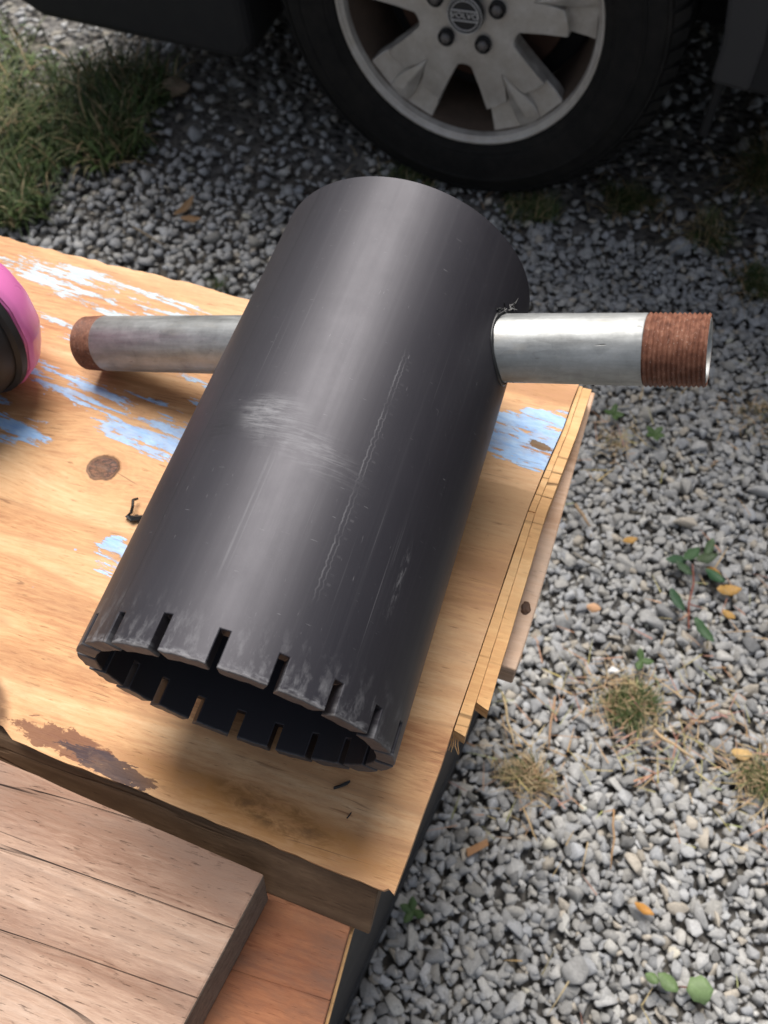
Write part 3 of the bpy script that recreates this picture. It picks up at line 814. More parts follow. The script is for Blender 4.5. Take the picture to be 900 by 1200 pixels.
# ================================================================== SHAVINGS
def curl(name, loc, rz, pts, rad, label):
    e_ = empty(name, loc, rz); bm = bmesh.new(); tube(bm, pts, rad, 6)
    for v in bm.verts: v.co += Vector((random.uniform(-.0003, .0003),) * 3)
    o = bm_obj('curl', bm, M['shave'], e_); 
    return e_
s_ = curl('plastic_shaving', (-.146, .121, .0), 0, [(.0, .013, .0035), (-.0012, .010, .0065), (.0003, .006, .006), (.0, .002, .003), (-.002, -.001, .002), (.003, -.002, .0022), (.008, .0005, .0018), (.010, -.001, .001)], [.0007, .0009, .0010, .0011, .0018, .0024, .0020, .0010], '')
tag(s_, 'hooked black plastic shaving on the plywood left of the pipe', 'shaving')
for dx, dy in ((.004, .001), (.0065, -.0015), (.0015, -.0025)):
    bm = bmesh.new(); bmesh.ops.create_icosphere(bm, subdivisions=1, radius=.0017)
    for v in bm.verts: v.co = v.co * random.uniform(.7, 1.2) + Vector((dx, dy, .0012))
    bm_obj('crumb', bm, M['shave'], s_)
s_ = curl('plastic_shaving', (.051, -.0065, 0), R_(20), [(-.005, -.001, .0009), (-.002, -.0005, .0016), (.002, .0006, .0018), (.0045, .0022, .0012)], [.0007, .0012, .0012, .0005], '')
tag(s_, 'short black plastic shaving in front of the pipe mouth', 'shaving')
s_ = curl('plastic_shaving', (.060, -.0208, 0), R_(60), [(-.002, 0, .0004), (0, .0002, .0006), (.0018, .0004, .0004)], [.0003, .0004, .0002], '')
tag(s_, 'tiny dark fleck on the plywood near the front right corner', 'shaving')

# ================================================================== CAR
CYAW = -0.0941
car = empty('parked_car', (-.1796, 1.1890, G), CYAW)
tag(car, 'dark parked car with a dusty silver alloy wheel on the gravel', 'car')
# --- body: side outline extruded across the car
def arc(cx, cz, r, a0, a1, n_): return [(cx + r * math.cos(R_(a0 + (a1 - a0) * k / n_)), cz + r * math.sin(R_(a0 + (a1 - a0) * k / n_))) for k in range(n_ + 1)]
WB, WZ, AR = 2.75, .335, .395
out = [(-.90, .300), (-.95, .42), (-.955, .70), (-.90, .86), (-.60, .98), (-.1, 1.06), (.32, 1.12), (1.2, 1.14), (2.6, 1.15), (3.45, 1.14), (3.72, 1.08), (3.80, .80), (3.80, .45), (3.72, .33)]
out += [(WB + .40, .31)] + arc(WB, WZ, AR, 0, 180, 16) + [(WB - .40, .295), (.41, .295)] + arc(0, WZ, AR, 0, 180, 16) + [(-.41, .300)]
def xz_prism(bm, poly, y0, y1):
    a = [bm.verts.new((x, y0, z)) for x, z in poly]; b = [bm.verts.new((x, y1, z)) for x, z in poly]
    m = len(poly); fa = bm.faces.new(a); fb = bm.faces.new(b)
    for i in range(m): bm.faces.new((a[i], a[(i + 1) % m], b[(i + 1) % m], b[i]))
bm = bmesh.new(); xz_prism(bm, out, .022, 1.80)
o = bm_obj('body', bm, M['paint'], car); bevel(o, .03, 3, 40)
bm = bmesh.new(); box(bm, -.75, 3.6, .26, 1.56, .235, .62); o = bm_obj('underbody', bm, M['liner'], car); bevel(o, .02, 2)
# cabin
b8 = [(.30, .10, 1.115), (3.62, .10, 1.115), (3.62, 1.72, 1.115), (.30, 1.72, 1.115), (1.12, .25, 1.74), (3.30, .25, 1.74), (3.30, 1.57, 1.74), (1.12, 1.57, 1.74)]
bm = bmesh.new(); hexa(bm, b8); o = bm_obj('cabin', bm, M['paint'], car); bevel(o, .05, 3, 20)
def side_pt(x, t, y_off=-.012):   # on the near cabin side
    return (x, .10 + .15 * t + y_off, 1.115 + .625 * t)
for xa, xb, xc, xd in ((.78, 1.62, 1.62, 1.26), (1.70, 2.52, 2.52, 1.70), (2.60, 3.36, 3.20, 2.60)):
    for side in (0, 1):
        q = [side_pt(xa, .12), side_pt(xb, .12), side_pt(xc, .86), side_pt(xd, .86)]
        if side: q = [(x, 1.82 - y_, z) for x, y_, z in q]
        s = 1 if side == 0 else -1
        bm = bmesh.new(); hexa(bm, [(x, y_ + .03 * s, z) for x, y_, z in q] + q); o = bm_obj('window', bm, M['glass'], car)
ws = [(.47, .30, 1.215), (.47, 1.52, 1.215), (1.075, 1.42, 1.68), (1.075, .40, 1.68)]
bm = bmesh.new(); hexa(bm, [(x + .03, y_, z - .02) for x, y_, z in ws] + [(x - .014, y_, z + .012) for x, y_, z in ws]); bm_obj('windshield', bm, M['glass'], car)
# lower cladding along the sill and round the arches
bm = bmesh.new(); box(bm, .425, WB - .425, .008, .06, .300, .43); o = bm_obj('sill_cladding', bm, M['liner'], car); bevel(o, .012, 3)
for cx in (0, WB):
    oo = arc(cx, WZ, AR + .055, -4, 184, 20); ii = arc(cx, WZ, AR - .004, -4, 184, 20)
    bm = bmesh.new(); xz_prism(bm, oo + ii[::-1], .004, .050); o = bm_obj('arch_trim', bm, M['cladding'], car); bevel(o, .008, 2)
bm = bmesh.new(); xz_prism(bm, [(-.88, .165), (-.95, .20), (-.985, .36), (-.985, .54), (-.93, .57), (-.405, .57), (-.405, .20), (-.43, .165)], .005, 1.815); o = bm_obj('front_bumper', bm, M['liner'], car); bevel(o, .02, 3)
bm = bmesh.new(); xz_prism(bm, [(3.22, .32), (3.22, .58), (3.80, .60), (3.84, .55), (3.84, .40), (3.78, .33)], .005, 1.815); o = bm_obj('rear_bumper', bm, M['cladding'], car); bevel(o, .02, 3)
for y0 in (.06, 1.40):
    bm = bmesh.new(); xz_prism(bm, [(-.965, .70), (-.945, .83), (-.75, .92), (-.72, .76)], y0, y0 + .36); o = bm_obj('headlight', bm, M['lamp'], car); bevel(o, .015, 2)
for x in (1.50, 2.40):
    bm = bmesh.new(); box(bm, x, x + .16, .000, .022, .98, 1.005); o = bm_obj('door_handle', bm, M['cladding'], car); bevel(o, .006, 2)
bm = bmesh.new(); box(bm, .70, .86, -.17, .05, 1.18, 1.32); o = bm_obj('side_mirror', bm, M['cladding'], car); bevel(o, .03, 3)
# mud flap behind the front wheel
bm = bmesh.new(); box(bm, .398, .412, .03, .24, .20, .42); o = bm_obj('mud_flap', bm, M['liner'], car); bevel(o, .003, 1)

# --- wheel. local wheel axis: Y pointing into the car; face towards -Y. build in (X,Z) with depth d -> y=-d
def WP(r, a, d): return (r * math.cos(a), -d, r * math.sin(a))
RYX = Matrix(((1, 0, 0, 0), (0, 0, -1, 0), (0, 1, 0, 0), (0, 0, 0, 1)))   # lathe (x,y,h) -> (x,-h,y)
def rim_mesh():
    bm = bmesh.new()
    lathe(bm, [(.2095, -.018), (.2120, -.006), (.2165, -.0045), (.2180, -.0010), (.2215, .0005), (.2240, -.0015), (.2245, -.012), (.221, -.02)], RYX, 96)
    # star plate
    pts = []
    for k in range(5):
        wc = R_(-90 + 72 * k)
        sp = wc + R_(36)
        pts += [(.167, wc - R_(15.4)), (.128, wc - R_(13.2)), (.0905, wc - R_(8.0)), (.0870, wc - R_(3.0)), (.0870, wc + R_(3.0)), (.0905, wc + R_(8.0)), (.128, wc + R_(13.2)), (.167, wc + R_(15.4))]
        # across the end of the next spoke
        pts += [(.164, sp - R_(15.0)), (.159, sp - R_(6.8)), (.135, sp - R_(3.2)), (.112, sp), (.135, sp + R_(3.2)), (.159, sp + R_(6.8)), (.164, sp + R_(15.0))]
    def face_d(r): return -.0165
    f = [bm.verts.new(WP(r, a, face_d(r))) for r, a in pts]
    bk = [bm.verts.new(WP(r, a, face_d(r) - .034)) for r, a in pts]
    m = len(pts)
    for i in range(m): bm.faces.new((f[i], f[(i + 1) % m], bk[(i + 1) % m], bk[i]))
    # fan from the hub so the plate can dish
    hubc = [bm.verts.new(WP(.060, R_(-90) + 2 * math.pi * i / m - R_(15.6), -.0150)) for i in range(m)]
    for i in range(m): bm.faces.new((hubc[i], hubc[(i + 1) % m], f[(i + 1) % m], f[i]))
    hub2 = [bm.verts.new(WP(.034, R_(-90) + 2 * math.pi * i / m - R_(15.6), -.0180)) for i in range(m)]
    for i in range(m): bm.faces.new((hub2[i], hub2[(i + 1) % m], hubc[(i + 1) % m], hubc[i]))
    bm.faces.new(hub2)
    # spoke ends: recessed pads and raised leaf-shaped fins
    for k in range(5):
        sp = R_(-54 + 72 * k)
        rows_ = [(.128, 17.5, -.045), (.160, 20.2, -.031), (.190, 20.0, -.027), (.2088, 19.6, -.021)]
        gtop = [[bm.verts.new(WP(r, sp + R_(t * q), d)) for q in (-1, -.33, .33, 1)] for r, t, d in rows_]
        gbot = [[bm.verts.new(WP(r, sp + R_(t * q), d - .022)) for q in (-1, 1)] for r, t, d in rows_]
        for a, b in zip(gtop, gtop[1:]):
            for q in range(3): bm.faces.new((a[q], a[q + 1], b[q + 1], b[q]))
        for q in range(3):
            bm.faces.new((gtop[q][0], gtop[q + 1][0], gbot[q + 1][0], gbot[q][0])); bm.faces.new((gtop[q][3], gtop[q + 1][3], gbot[q + 1][1], gbot[q][1]))
        # side walls of the pads, rising to the plate
        fin = [(.113, 0, -.0160), (.135, -2.9, -.0180), (.160, -5.2, -.0200), (.185, -6.2, -.0215), (.2095, -5.6, -.0200), (.2110, 0, -.0185), (.2095, 5.6, -.0200), (.185, 6.2, -.0215), (.160, 5.2, -.0200), (.135, 2.9, -.0180)]
        a = [bm.verts.new(WP(r, sp + R_(t), d)) for r, t, d in fin]
        b = [bm.verts.new(WP(r, sp + R_(t * 1.15), -.046)) for r, t, d in fin]
        ridge = [bm.verts.new(WP(r, sp, d)) for r, d in ((.140, -.0135), (.165, -.0135), (.190, -.0150))]
        tri = [(0, 1, ridge[0]), (1, 2, ridge[0]), (2, ridge[1], ridge[0]), (2, 3, ridge[1]), (3, ridge[2], ridge[1]), (3, 4, ridge[2]), (4, 5, ridge[2]), (5, 6, ridge[2]), (6, 7, ridge[2]), (7, ridge[1], ridge[2]), (7, 8, ridge[1]), (8, ridge[0], ridge[1]), (8, 9, ridge[0]), (9, 0, ridge[0])]
        for t in tri: bm.faces.new([a[q] if isinstance(q, int) else q for q in t])
        for i in range(10): bm.faces.new((a[i], a[(i + 1) % 10], b[(i + 1) % 10], b[i]))
    return bm
def tyre_mesh():
    bm = bmesh.new()
    lathe(bm, [(.214, -.02), (.2225, -.006), (.2262, .003), (.232, .0045), (.236, .0075), (.2400, .0078), (.2420, .0105), (.262, .0150), (.282, .0140), (.2835, .0160), (.2870, .0160), (.2885, .0120), (.303, .0065), (.314, .0010), (.3150, .0032), (.3195, .0020), (.3205, -.003), (.3300, -.015), (.3345, -.026), (.3375, -.045), (.338, -.12), (.3375, -.190), (.331, -.22), (.300, -.242), (.25, -.245), (.214, -.22)], RYX, 96)
    # shoulder tread blocks
    for k in range(72):
        a = 2 * math.pi * k / 72; h = R_(1.75)
        q = [(.3225, a - h, .0005), (.3225, a + h, .0005), (.3405, a + h * .95, -.022), (.3405, a - h * .95, -.022)]
        fr_ = [bm.verts.new(WP(r, t, d)) for r, t, d in q]
        bk_ = [bm.verts.new(WP(r - .008, t, d - .01)) for r, t, d in q[:2]] + [bm.verts.new(WP(.341, a + h * .9, -.060)), bm.verts.new(WP(.341, a - h * .9, -.060))]
        bm.faces.new(fr_)
        for i in range(4): bm.faces.new((fr_[i], fr_[(i + 1) % 4], bk_[(i + 1) % 4], bk_[i]))
    return bm
def text_mesh(body, size, depth):
    cu = bpy.data.curves.new('lettering', 'FONT'); cu.body = body; cu.size = size; cu.extrude = depth
    cu.align_x = 'CENTER'; cu.align_y = 'CENTER'
    t = bpy.data.objects.new('lettering', cu); COL.objects.link(t)
    dg = bpy.context.evaluated_depsgraph_get(); dg.update()
    me = bpy.data.meshes.new_from_object(t.evaluated_get(dg))
    bpy.data.objects.remove(t); bpy.data.curves.remove(cu)
    return me

ROLL = R_(0)
wheel = bm_obj('wheel', rim_mesh(), M['alloy'], car, True, 28)
bevel(wheel, .0018, 2, 30)
wheel.location = (0, 0, WZ)
bm = bmesh.new(); lathe(bm, [(.2095, -.018), (.2055, -.030), (.2000, -.055), (.1930, -.075), (.1915, -.150), (.205, -.190)], RYX, 96)
bm_obj('barrel', bm, plain('brake_dust_barrel', (.085, .060, .045), .75, .2, .4, .5, 40, .2), wheel, True, 35)
tyre = bm_obj('tyre', tyre_mesh(), M['tyre'], wheel, True, 32)
bm = bmesh.new(); lathe(bm, [(.02, -.085), (.150, -.085), (.152, -.09), (.152, -.11), (.02, -.11)], RYX, 64); bm_obj('brake_disc', bm, M['disc'], wheel, True, 30)
bm = bmesh.new(); lathe(bm, [(0, -.112), (.186, -.112), (.19, -.12)], RYX, 48); bm_obj('back_plate', bm, M['liner'], wheel, True, 30)
cap = bmesh.new(); lathe(cap, [(.0300, -.017), (.0300, -.0085), (.0288, -.0072), (.0265, -.0072), (.0258, -.0080), (0, -.0076)], RYX, 48)
cap = bm_obj('hub_cap', cap, M['badge'], wheel, True, 30)
# badge: silver rings, two bars and lettering between
bm = bmesh.new()
for r in (.0282, .0232):
    lathe(bm, [(r - .0006, -.0076), (r - .0005, -.0062), (r + .0005, -.0062), (r + .0006, -.0076)], RYX, 48)
for z in (-.0078, .0078): box(bm, -.0215, .0215, .0062, .0078, z - .0007, z + .0007)
bm.transform(Matrix.Rotation(R_(-4), 4, 'Y'))
emb = bm_obj('emblem', bm, M['chrome'], wheel)
me = text_mesh('VOLVO', .0122, .0004); me.materials.clear(); me.materials.append(M['chrome'])
tx = bpy.data.objects.new('lettering', me); COL.objects.link(tx); tx.parent = wheel
tx.matrix_local = Matrix.Translation((0, .0068, 0)) @ Matrix.Rotation(R_(-4), 4, 'Y') @ Matrix.Rotation(R_(90), 4, 'X') @ Matrix.Diagonal((1.15, 1, 1, 1))
for k in range(5):
    a = R_(18 + 72 * k); c = Vector(WP(.054, a, -.0105))
    bm = bmesh.new(); T_ = Matrix.Translation(c) @ RYX
    lathe(bm, [(.0135, -.008), (.0138, .0010), (.0128, .0022), (.0105, .0012), (.0098, -.004)], T_, 24)
    o = bm_obj('lug_socket', bm, M['liner'], wheel, True, 40)
    bm = bmesh.new()
    lathe(bm, [(.0098, -.004), (.0094, .003), (.0070, .0065), (.0035, .0078), (0, .0080)], T_, 6)
    bm_obj('lug_nut', bm, plain('lug_metal', (.16, .15, .145), .5, .6, .5, .3, 300) if k == 0 else bpy.data.materials['lug_metal'], wheel, True, 60)
def copy_wheel(loc, flip=False):
    c = wheel.copy(); COL.objects.link(c); c.location = loc; c.parent = car
    if flip: c.rotation_euler = (0, 0, math.pi)
    for ch in list(wheel.children):
        d = ch.copy(); COL.objects.link(d); d.parent = c
copy_wheel((WB, 0, WZ)); copy_wheel((0, 1.82, WZ), True); copy_wheel((WB, 1.82, WZ), True)

# ================================================================== PLANTS AND LITTER
def blades(specs, name, mat, parent=None):
    """specs: list of (x,y,z, azimuth, length, lean(0 upright..1 flat), width, colour)"""
    V, F, C = [], [], []
    for (x, y_, z, az, ln, lean, wd, c) in specs:
        b = len(V); ca, sa = math.cos(az), math.sin(az)
        px, py = -sa, ca
        nseg = 4; X, Z = 0.0, 0.0
        a = R_(90) - lean * R_(60)
        droop = R_(12) + lean * R_(16) if lean < 1.25 else R_(1)
        for i in range(nseg + 1):
            w_ = wd * (1 - (i / nseg) ** 1.6) * .5 + .00012
            V.append((x + ca * X + px * w_, y_ + sa * X + py * w_, z + Z)); V.append((x + ca * X - px * w_, y_ + sa * X - py * w_, z + Z))
            k = .55 + .55 * i / nseg
            for _ in range(2): C.append(tuple(q * k for q in c) if False else c)
            X += math.cos(a) * ln / nseg; Z += math.sin(a) * ln / nseg; Z = max(Z, .001); a -= droop
        for i in range(nseg):
            F.append((b + 2 * i, b + 2 * i + 1, b + 2 * i + 3, b + 2 * i + 2))
    o = mesh_obj(name, V, F, mat, parent)
    set_tint(o.data, np.array(C))
    return o
GREENS = [(.048, .080, .020), (.066, .098, .027), (.088, .122, .040), (.038, .064, .020), (.105, .128, .052)]
STRAW = [(.42, .33, .19), (.50, .38, .22), (.34, .25, .14), (.45, .30, .17)]
def pick(r, straw): return r.choice(STRAW) if r.random() < straw else tuple(q * r.uniform(.8, 1.2) for q in r.choice(GREENS))
def tuft(loc, n_, rad, ln, straw, seed, label, flat_straw=0, wd=.0012):
    r = random.Random(seed); e_ = empty('grass_tuft', (loc[0], loc[1], G)); sp = []
    cl_ = [(rad * .62 * math.sqrt(r.random()), r.uniform(0, 6.283), r.uniform(0, 6.283), r.uniform(.25, .75), r.uniform(.6, 1.1)) for _ in range(7)]
    for i in range(n_):
        cd_, ca_, caz, cle, cln = r.choice(cl_)
        px, py = cd_ * math.cos(ca_) + r.gauss(0, rad * .17), (cd_ * math.sin(ca_) + r.gauss(0, rad * .17)) * .8
        ed = min(1, math.hypot(px, py) / rad)
        sp.append((px, py, 0.003, caz + r.gauss(0, .75), ln * cln * r.uniform(.3, 1.05), min(1.1, max(.02, r.gauss(cle, .22))), wd * r.uniform(.6, 1.2), pick(r, min(1, straw * (.4 + 1.5 * ed)))))
    tag(blades(sp, 'blades', M['blade'], e_), kind='stuff')
    if flat_straw:
        sp = []
        for i in range(flat_straw):
            d = rad * r.uniform(.2, 1.25); a = r.uniform(0, 6.283)
            sp.append((d * math.cos(a), d * math.sin(a), .010 + r.uniform(0, .008), r.gauss(2.6, 1.6), ln * r.uniform(.4, 1.2), r.uniform(.95, 1.2), wd * r.uniform(.5, 1.1), r.choice(STRAW)))
        tag(blades(sp, 'dead_blades', M['blade'], e_), kind='stuff')
    tag(e_, label, 'grass tuft', 'grass tufts in the gravel')
tuft((.297, .288), 1500, .042, .046, .20, 1, 'largest green grass tuft ringed by straw on the open gravel', 120)
tuft((.183, .158), 600, .030, .040, .55, 2, 'smaller straw coloured grass tuft near the right plywood edge', 70)
tuft((.478, .243), 1000, .036, .046, .35, 3, 'grass tuft cut off by the right edge of the picture', 110)
tuft((.285, 1.195), 380, .05, .075, .25, 4, 'dim grass tuft right of the tyre, nearest the sill', 30)
tuft((.345, 1.36), 500, .06, .12, .25, 5, 'tall dark grass tuft under the car sill at the right', 40)
tuft((.385, 1.09), 420, .05, .075, .15, 6, 'green weedy tuft at the right edge in the shade of the car', 30)
tuft((.135, 1.225), 800, .075, .07, .15, 7, 'dark green tuft growing against the right side of the tyre', 30)
tuft((-.03, 1.165), 600, .075, .055, .12, 8, 'low dark grass under the middle of the tyre', 20)
tuft((-.28, 1.18), 420, .10, .05, .12, 9, 'low dark grass left of the tyre contact behind the pipe', 20)
tuft((-.525, .835), 60, .02, .045, .1, 10, 'small sprig of grass behind the plywood back edge', 0)
tuft((.50, 1.22), 420, .09, .08, .2, 31, 'dark weeds at the right edge below the car sill', 30)
tuft((.205, .70), 40, .035, .03, .8, 12, 'sparse dry grass on gravel below the threaded pipe end', 40)
tuft((.41, .80), 60, .05, .03, .6, 13, 'sparse dry tuft on the right gravel above the orange leaves', 40)
# left bank of grass: nobody could count it
r = random.Random(21); sp = []
lob = [(-1.12, 1.22, .21, .16), (-.98, 1.22, .13, .13), (-1.20, 1.08, .18, .14), (-1.05, 1.05, .10, .09), (-1.02, .93, .09, .06), (-1.35, 1.25, .2, .2), (-.90, 1.14, .07, .08), (-.93, 1.31, .10, .08), (-1.12, .90, .10, .08)]
for i in range(4200):
    c = r.choice(lob); a = r.uniform(0, 6.283); d = math.sqrt(r.random())
    sp.append((c[0] + c[2] * d * math.cos(a), c[1] + c[3] * d * math.sin(a), .003 + G, r.uniform(0, 6.283), r.uniform(.035, .115), min(1, max(0, r.gauss(.45, .25))), r.uniform(.002, .0052), pick(r, .12)))
for i in range(500):
    c = r.choice(lob); a = r.uniform(0, 6.283); d = math.sqrt(r.random()); sp.append((c[0] + c[2] * d * math.cos(a), c[1] + c[3] * d * math.sin(a), .02 + G, r.uniform(0, 6.283), r.uniform(.02, .05), r.uniform(.3, 1), r.uniform(.006, .011), r.choice([(.13, .20, .06), (.16, .23, .08), (.10, .17, .05), (.22, .20, .10)])))
for i in range(70):
    sp.append((-1.16 + r.gauss(0, .08), 1.10 + r.gauss(0, .06), G, r.gauss(.7, .35), r.uniform(.14, .26), r.uniform(.3, .6), .003, r.choice([(.20, .22, .09), (.26, .25, .12), (.15, .19, .06)])))
g_ = blades(sp, 'grass', M['blade']); tag(g_, 'green grass and weeds growing in the gravel at the upper left', 'grass', None, 'stuff')

# straw litter spread round the tufts
r = random.Random(33); sp = []
for cx, cy_, sx, sy, n_ in ((.297, .288, .085, .055, 130), (.183, .158, .05, .045, 60), (.478, .245, .08, .06, 90), (.36, .25, .05, .03, 50), (.20, .70, .06, .05, 30), (.42, .50, .06, .05, 25), (.33, .1, .16, .14, 25), (.40, .80, .12, .12, 25)):
    for i in range(n_):
        sp.append((cx + r.gauss(0, sx), cy_ + r.gauss(0, sy), G + .014 + r.uniform(0, .006), r.gauss(2.9, 1.0), r.uniform(.012, .045), r.uniform(1.3, 1.5), r.uniform(.0008, .0020), tuple(q * r.uniform(.7, 1.1) for q in r.choice(STRAW))))
g_ = blades(sp, 'straw_litter', M['blade']); tag(g_, 'dry straw scattered on the gravel round the grass tufts', 'straw', None, 'stuff')

def leaf_geo(ln, wd, curl_=.15, seed=0, nseg=5, kind='oval'):
    r = random.Random(seed); V, F = [], []
    for i in range(nseg + 1):
        t = i / nseg
        if kind == 'round': wv = math.sqrt(max(0, 1 - (2 * t - 1) ** 2))
        else: wv = math.sin(math.pi * min(1, t * .94 + .04)) ** .8
        wv = wv * wd * .5 + .0002
        z = curl_ * ln * (t - .5) ** 2 * 2 + r.uniform(-.03, .03) * ln
        V += [(ln * (t - .5), wv * r.uniform(.85, 1.1), z + curl_ * wv), (ln * (t - .5), 0, z), (ln * (t - .5), -wv * r.uniform(.85, 1.1), z + curl_ * wv * r.uniform(.2, 1.2))]
    for i in range(nseg):
        b = 3 * i
        F += [(b, b + 1, b + 4, b + 3), (b + 1, b + 2, b + 5, b + 4)]
    return V, F
def leaf_obj(name, loc, rz, ln, wd, c, seed, parent=None, tilt=(0, 0), curl_=.2, kind='oval'):
    V, F = leaf_geo(ln, wd, curl_, seed, 5, kind); o = mesh_obj(name, V, F, M['leaf'], parent, True)
    set_tint(o.data, np.array([c] * len(V)))
    o.location = loc; o.rotation_euler = (tilt[0], tilt[1], rz)
    m = o.modifiers.new('thick', 'SOLIDIFY'); m.thickness = .0004
    return o
ZL = G + .018
LIT = 'fallen leaves on the gravel'
for i, (x, y_, rz, ln, wd, c, lab) in enumerate((
    (.256, .527, .5, .022, .011, (.44, .25, .07), 'single yellow brown leaf on gravel right of the weathered board'),
    (.378, .505, -.4, .030, .018, (.48, .25, .07), 'orange leaf lying against the red stemmed weed'),
    (.400, .487, .3, .034, .017, (.50, .29, .09), 'larger orange yellow leaf right of the red stemmed weed'),
    (.405, .450, -.5, .020, .010, (.46, .27, .08), 'small orange leaf below the red stemmed weed'),
    (.225, .409, .1, .020, .013, (.62, .36, .20), 'peach coloured leaf on gravel near the board end'),
    (.351, .048, -.25, .025, .010, (.52, .25, .06), 'thin orange leaf on the gravel near the bottom right'),
    (.440, .262, .2, .030, .016, (.60, .40, .17), 'pale tan leaf beside the tuft at the right edge'),
    (-.665, 1.000, 1.2, .055, .018, (.22, .13, .06), 'brown dried leaf on dark gravel behind the plywood'),
    (-.640, .975, .2, .040, .014, (.26, .15, .07), 'second brown dried leaf on dark gravel nearer the plywood'))):
    o = leaf_obj('dead_leaf', (x, y_, ZL), rz, ln, wd, c, 40 + i, None, (random.uniform(-.3, .3), random.uniform(-.3, .3)), .3)
    tag(o, lab, 'leaf', LIT)
# weed with a red stem and dark leaves
wd_ = empty('weed', (.352, .470, G)); tag(wd_, 'weed with red stem and dark green leaves on the right gravel', 'weed')
bm = bmesh.new(); tube(bm, [(.004, -.055, .016), (-.002, -.02, .021), (0, .012, .024), (-.006, .04, .026)], [.0012, .0014, .0014, .0008], 5)
tube(bm, [(-.002, -.02, .021), (.02, -.022, .022)], [.0012, .0006], 5); bm_obj('stem', bm, plain('red_stem', (.22, .07, .045), .6, var=.3, scale=200), wd_)
for i, (x, y_, rz, ln, wdt) in enumerate(((-.028, .040, .4, .034, .016), (-.010, .052, 1.0, .034, .017), (.010, .050, .6, .034, .016), (.026, .030, -.4, .030, .013), (-.018, .028, 2.6, .028, .013), (.012, .068, 1.4, .028, .013), (-.020, -.022, -.9, .036, .016), (.020, -.058, -.8, .040, .016))):
    leaf_obj('leaf', (x, y_, .026 + .004 * (i % 3)), rz, ln, wdt, (.045 + .01 * (i % 3), .095 + .015 * (i % 2), .05), 60 + i, wd_, (random.uniform(-.3, .3), random.uniform(-.3, .3)), .2)
cl = empty('seedling', (.405, -.020, G)); tag(cl, 'seedling with round pale green leaf on gravel at bottom right', 'seedling')
leaf_obj('leaf', (.018, .003, .026), .3, .030, .029, (.17, .25, .11), 71, cl, (.1, -.1), .06, 'round')
leaf_obj('leaf', (-.017, .0, .024), 2.7, .026, .017, (.14, .21, .09), 72, cl, (.2, .1), .12)
leaf_obj('leaf', (-.034, -.001, .022), 2.9, .016, .012, (.13, .20, .08), 73, cl, (.1, .1), .12)
bm = bmesh.new(); tube(bm, [(0, 0, 0), (.002, .001, .018), (.008, .002, .025)], [.001, .001, .0007], 5); bm_obj('stem', bm, bpy.data.materials['red_stem'], cl)
for (x, y_, n_, sd_, lab) in ((.195, .742, 4, 80, 'small bright green sprout just below the threaded pipe end'), (.262, .720, 5, 90, 'leafy green sprout right of the smaller sprout under the pipe'), (.090, -.035, 4, 98, 'tiny green sprout beside the front right plywood corner'), (.300, .350, 3, 101, 'pale sprout at the top of the largest grass tuft')):
    s_ = empty('sprout', (x, y_, G)); tag(s_, lab, 'sprout', 'green sprouts in the gravel'); r = random.Random(sd_)
    for k in range(n_):
        a = 6.283 * k / n_ + r.uniform(-.4, .4)
        leaf_obj('leaf', (.008 * math.cos(a), .008 * math.sin(a), .022), a, .017, .010, (.075, .13, .045), sd_ + k, s_, (0, -.3), .15)
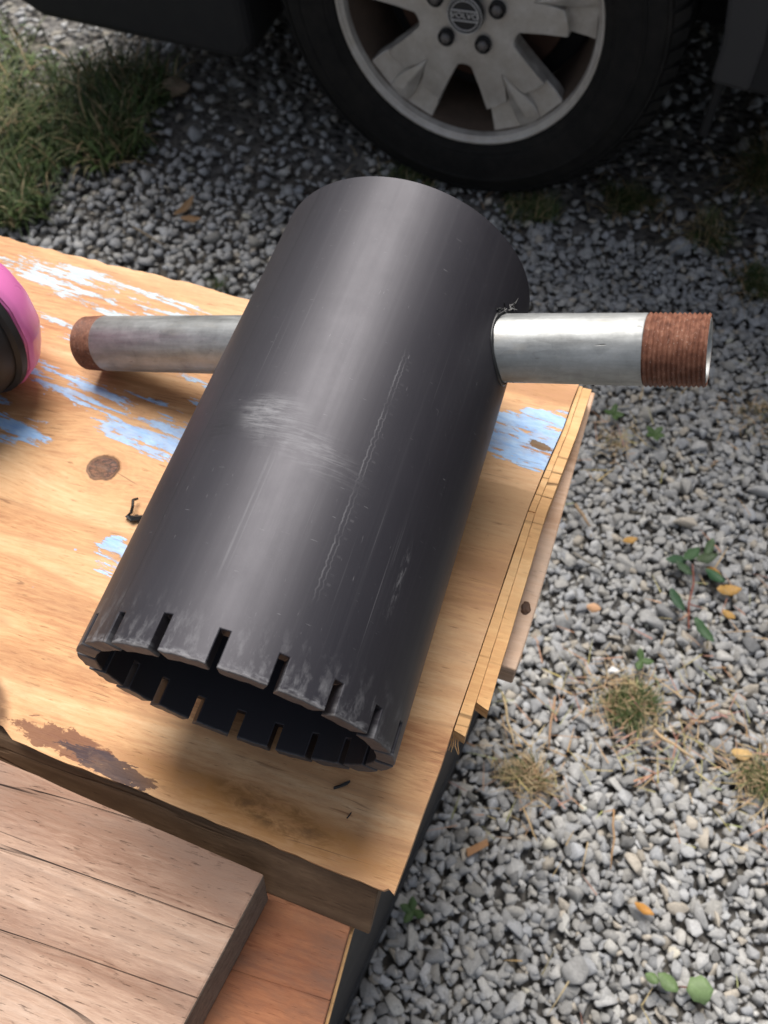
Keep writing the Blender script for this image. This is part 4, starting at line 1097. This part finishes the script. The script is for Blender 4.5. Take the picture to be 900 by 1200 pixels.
# twigs, wood chips, odd stones
def twig(a, b, rad, c, label, seed, cat='twig'):
    r = random.Random(seed); a, b = Vector((*a, G + .017)), Vector((*b, G + .019)); bm = bmesh.new()
    tube(bm, [a.lerp(b, t / 4) + Vector((r.uniform(-1, 1), r.uniform(-1, 1), r.uniform(-.3, .5))) * .0015 for t in range(5)], [rad, rad * 1.1, rad, rad * .9, rad * .5], 6)
    o = bm_obj('twig' if cat == 'twig' else 'wood_chip', bm, plain('twig_bark_%d' % seed, c, .8, var=.25, scale=200), None, True)
    tag(o, label, cat, 'twigs and straws on the gravel' if cat == 'twig' else None)
twig((.170, .565), (.196, .535), .0026, (.30, .21, .13), 'brown twig on gravel beside the weathered board', 1)
twig((.180, .485), (.225, .470), .0018, (.22, .20, .17), 'grey twig on gravel left of the peach leaf', 2)
twig((.200, .270), (.205, .20), .0017, (.36, .22, .13), 'reddish straw above the smaller straw tuft', 3)
twig((.300, .150), (.308, .080), .0012, (.40, .24, .12), 'long straw pointing down the middle of the right gravel', 4)
twig((.130, .255), (.165, .185), .0015, (.50, .38, .22), 'pale straw leaning by the torn strip ends', 5)
twig((.330, .262), (.385, .240), .0022, (.48, .34, .20), 'tan dry stalk right of the largest grass tuft', 6)
twig((-.74, .93), (-.66, .90), .0022, (.20, .16, .11), 'thin dry stalk on dark gravel at the left', 7)
twig((.185, .195), (.155, .21), .0013, (.50, .36, .2), 'short straw left of the smaller straw tuft', 8)
twig((.19, .12), (.215, .085), .0013, (.50, .36, .2), 'short straw below the smaller straw tuft', 9)
bm = bmesh.new(); hexa(bm, [(-.016, -.005, 0), (.015, -.004, 0), (.017, .004, 0), (-.013, .005, 0), (-.015, -.004, .004), (.014, -.004, .004), (.016, .003, .004), (-.012, .004, .004)])
o = bm_obj('wood_chip', bm, mat_wood('chip_wood', (.30, .15, .07), (.44, .24, .12), (.52, .31, .17), 30, 5)); o.location = (.146, .056, G + .018); o.rotation_euler = (.1, -.1, .75); bevel(o, .0006, 1)
tag(o, 'reddish wood chip on the gravel beside the black stand', 'wood chip')
def odd_stone(loc, s, c, label, seed, rz=0):
    V, F = HB[seed]; o = mesh_obj('stone', V * np.array(s), [tuple(int(q) for q in f) for f in F], M['stone']); set_tint(o.data, np.array([c] * len(V)))
    o.location = loc; o.rotation_euler = (.4, .1, rz); tag(o, label, 'stone')
odd_stone((-.835, 1.335, G + .02), (.036, .026, .024), (.33, .25, .18), 'large tan stone at the edge of the grass before the car', 3, .5)
odd_stone((.269, .327, G + .018), (.013, .007, .005), (.75, .75, .74), 'small flat white stone at the top of the largest tuft', 5, .2)
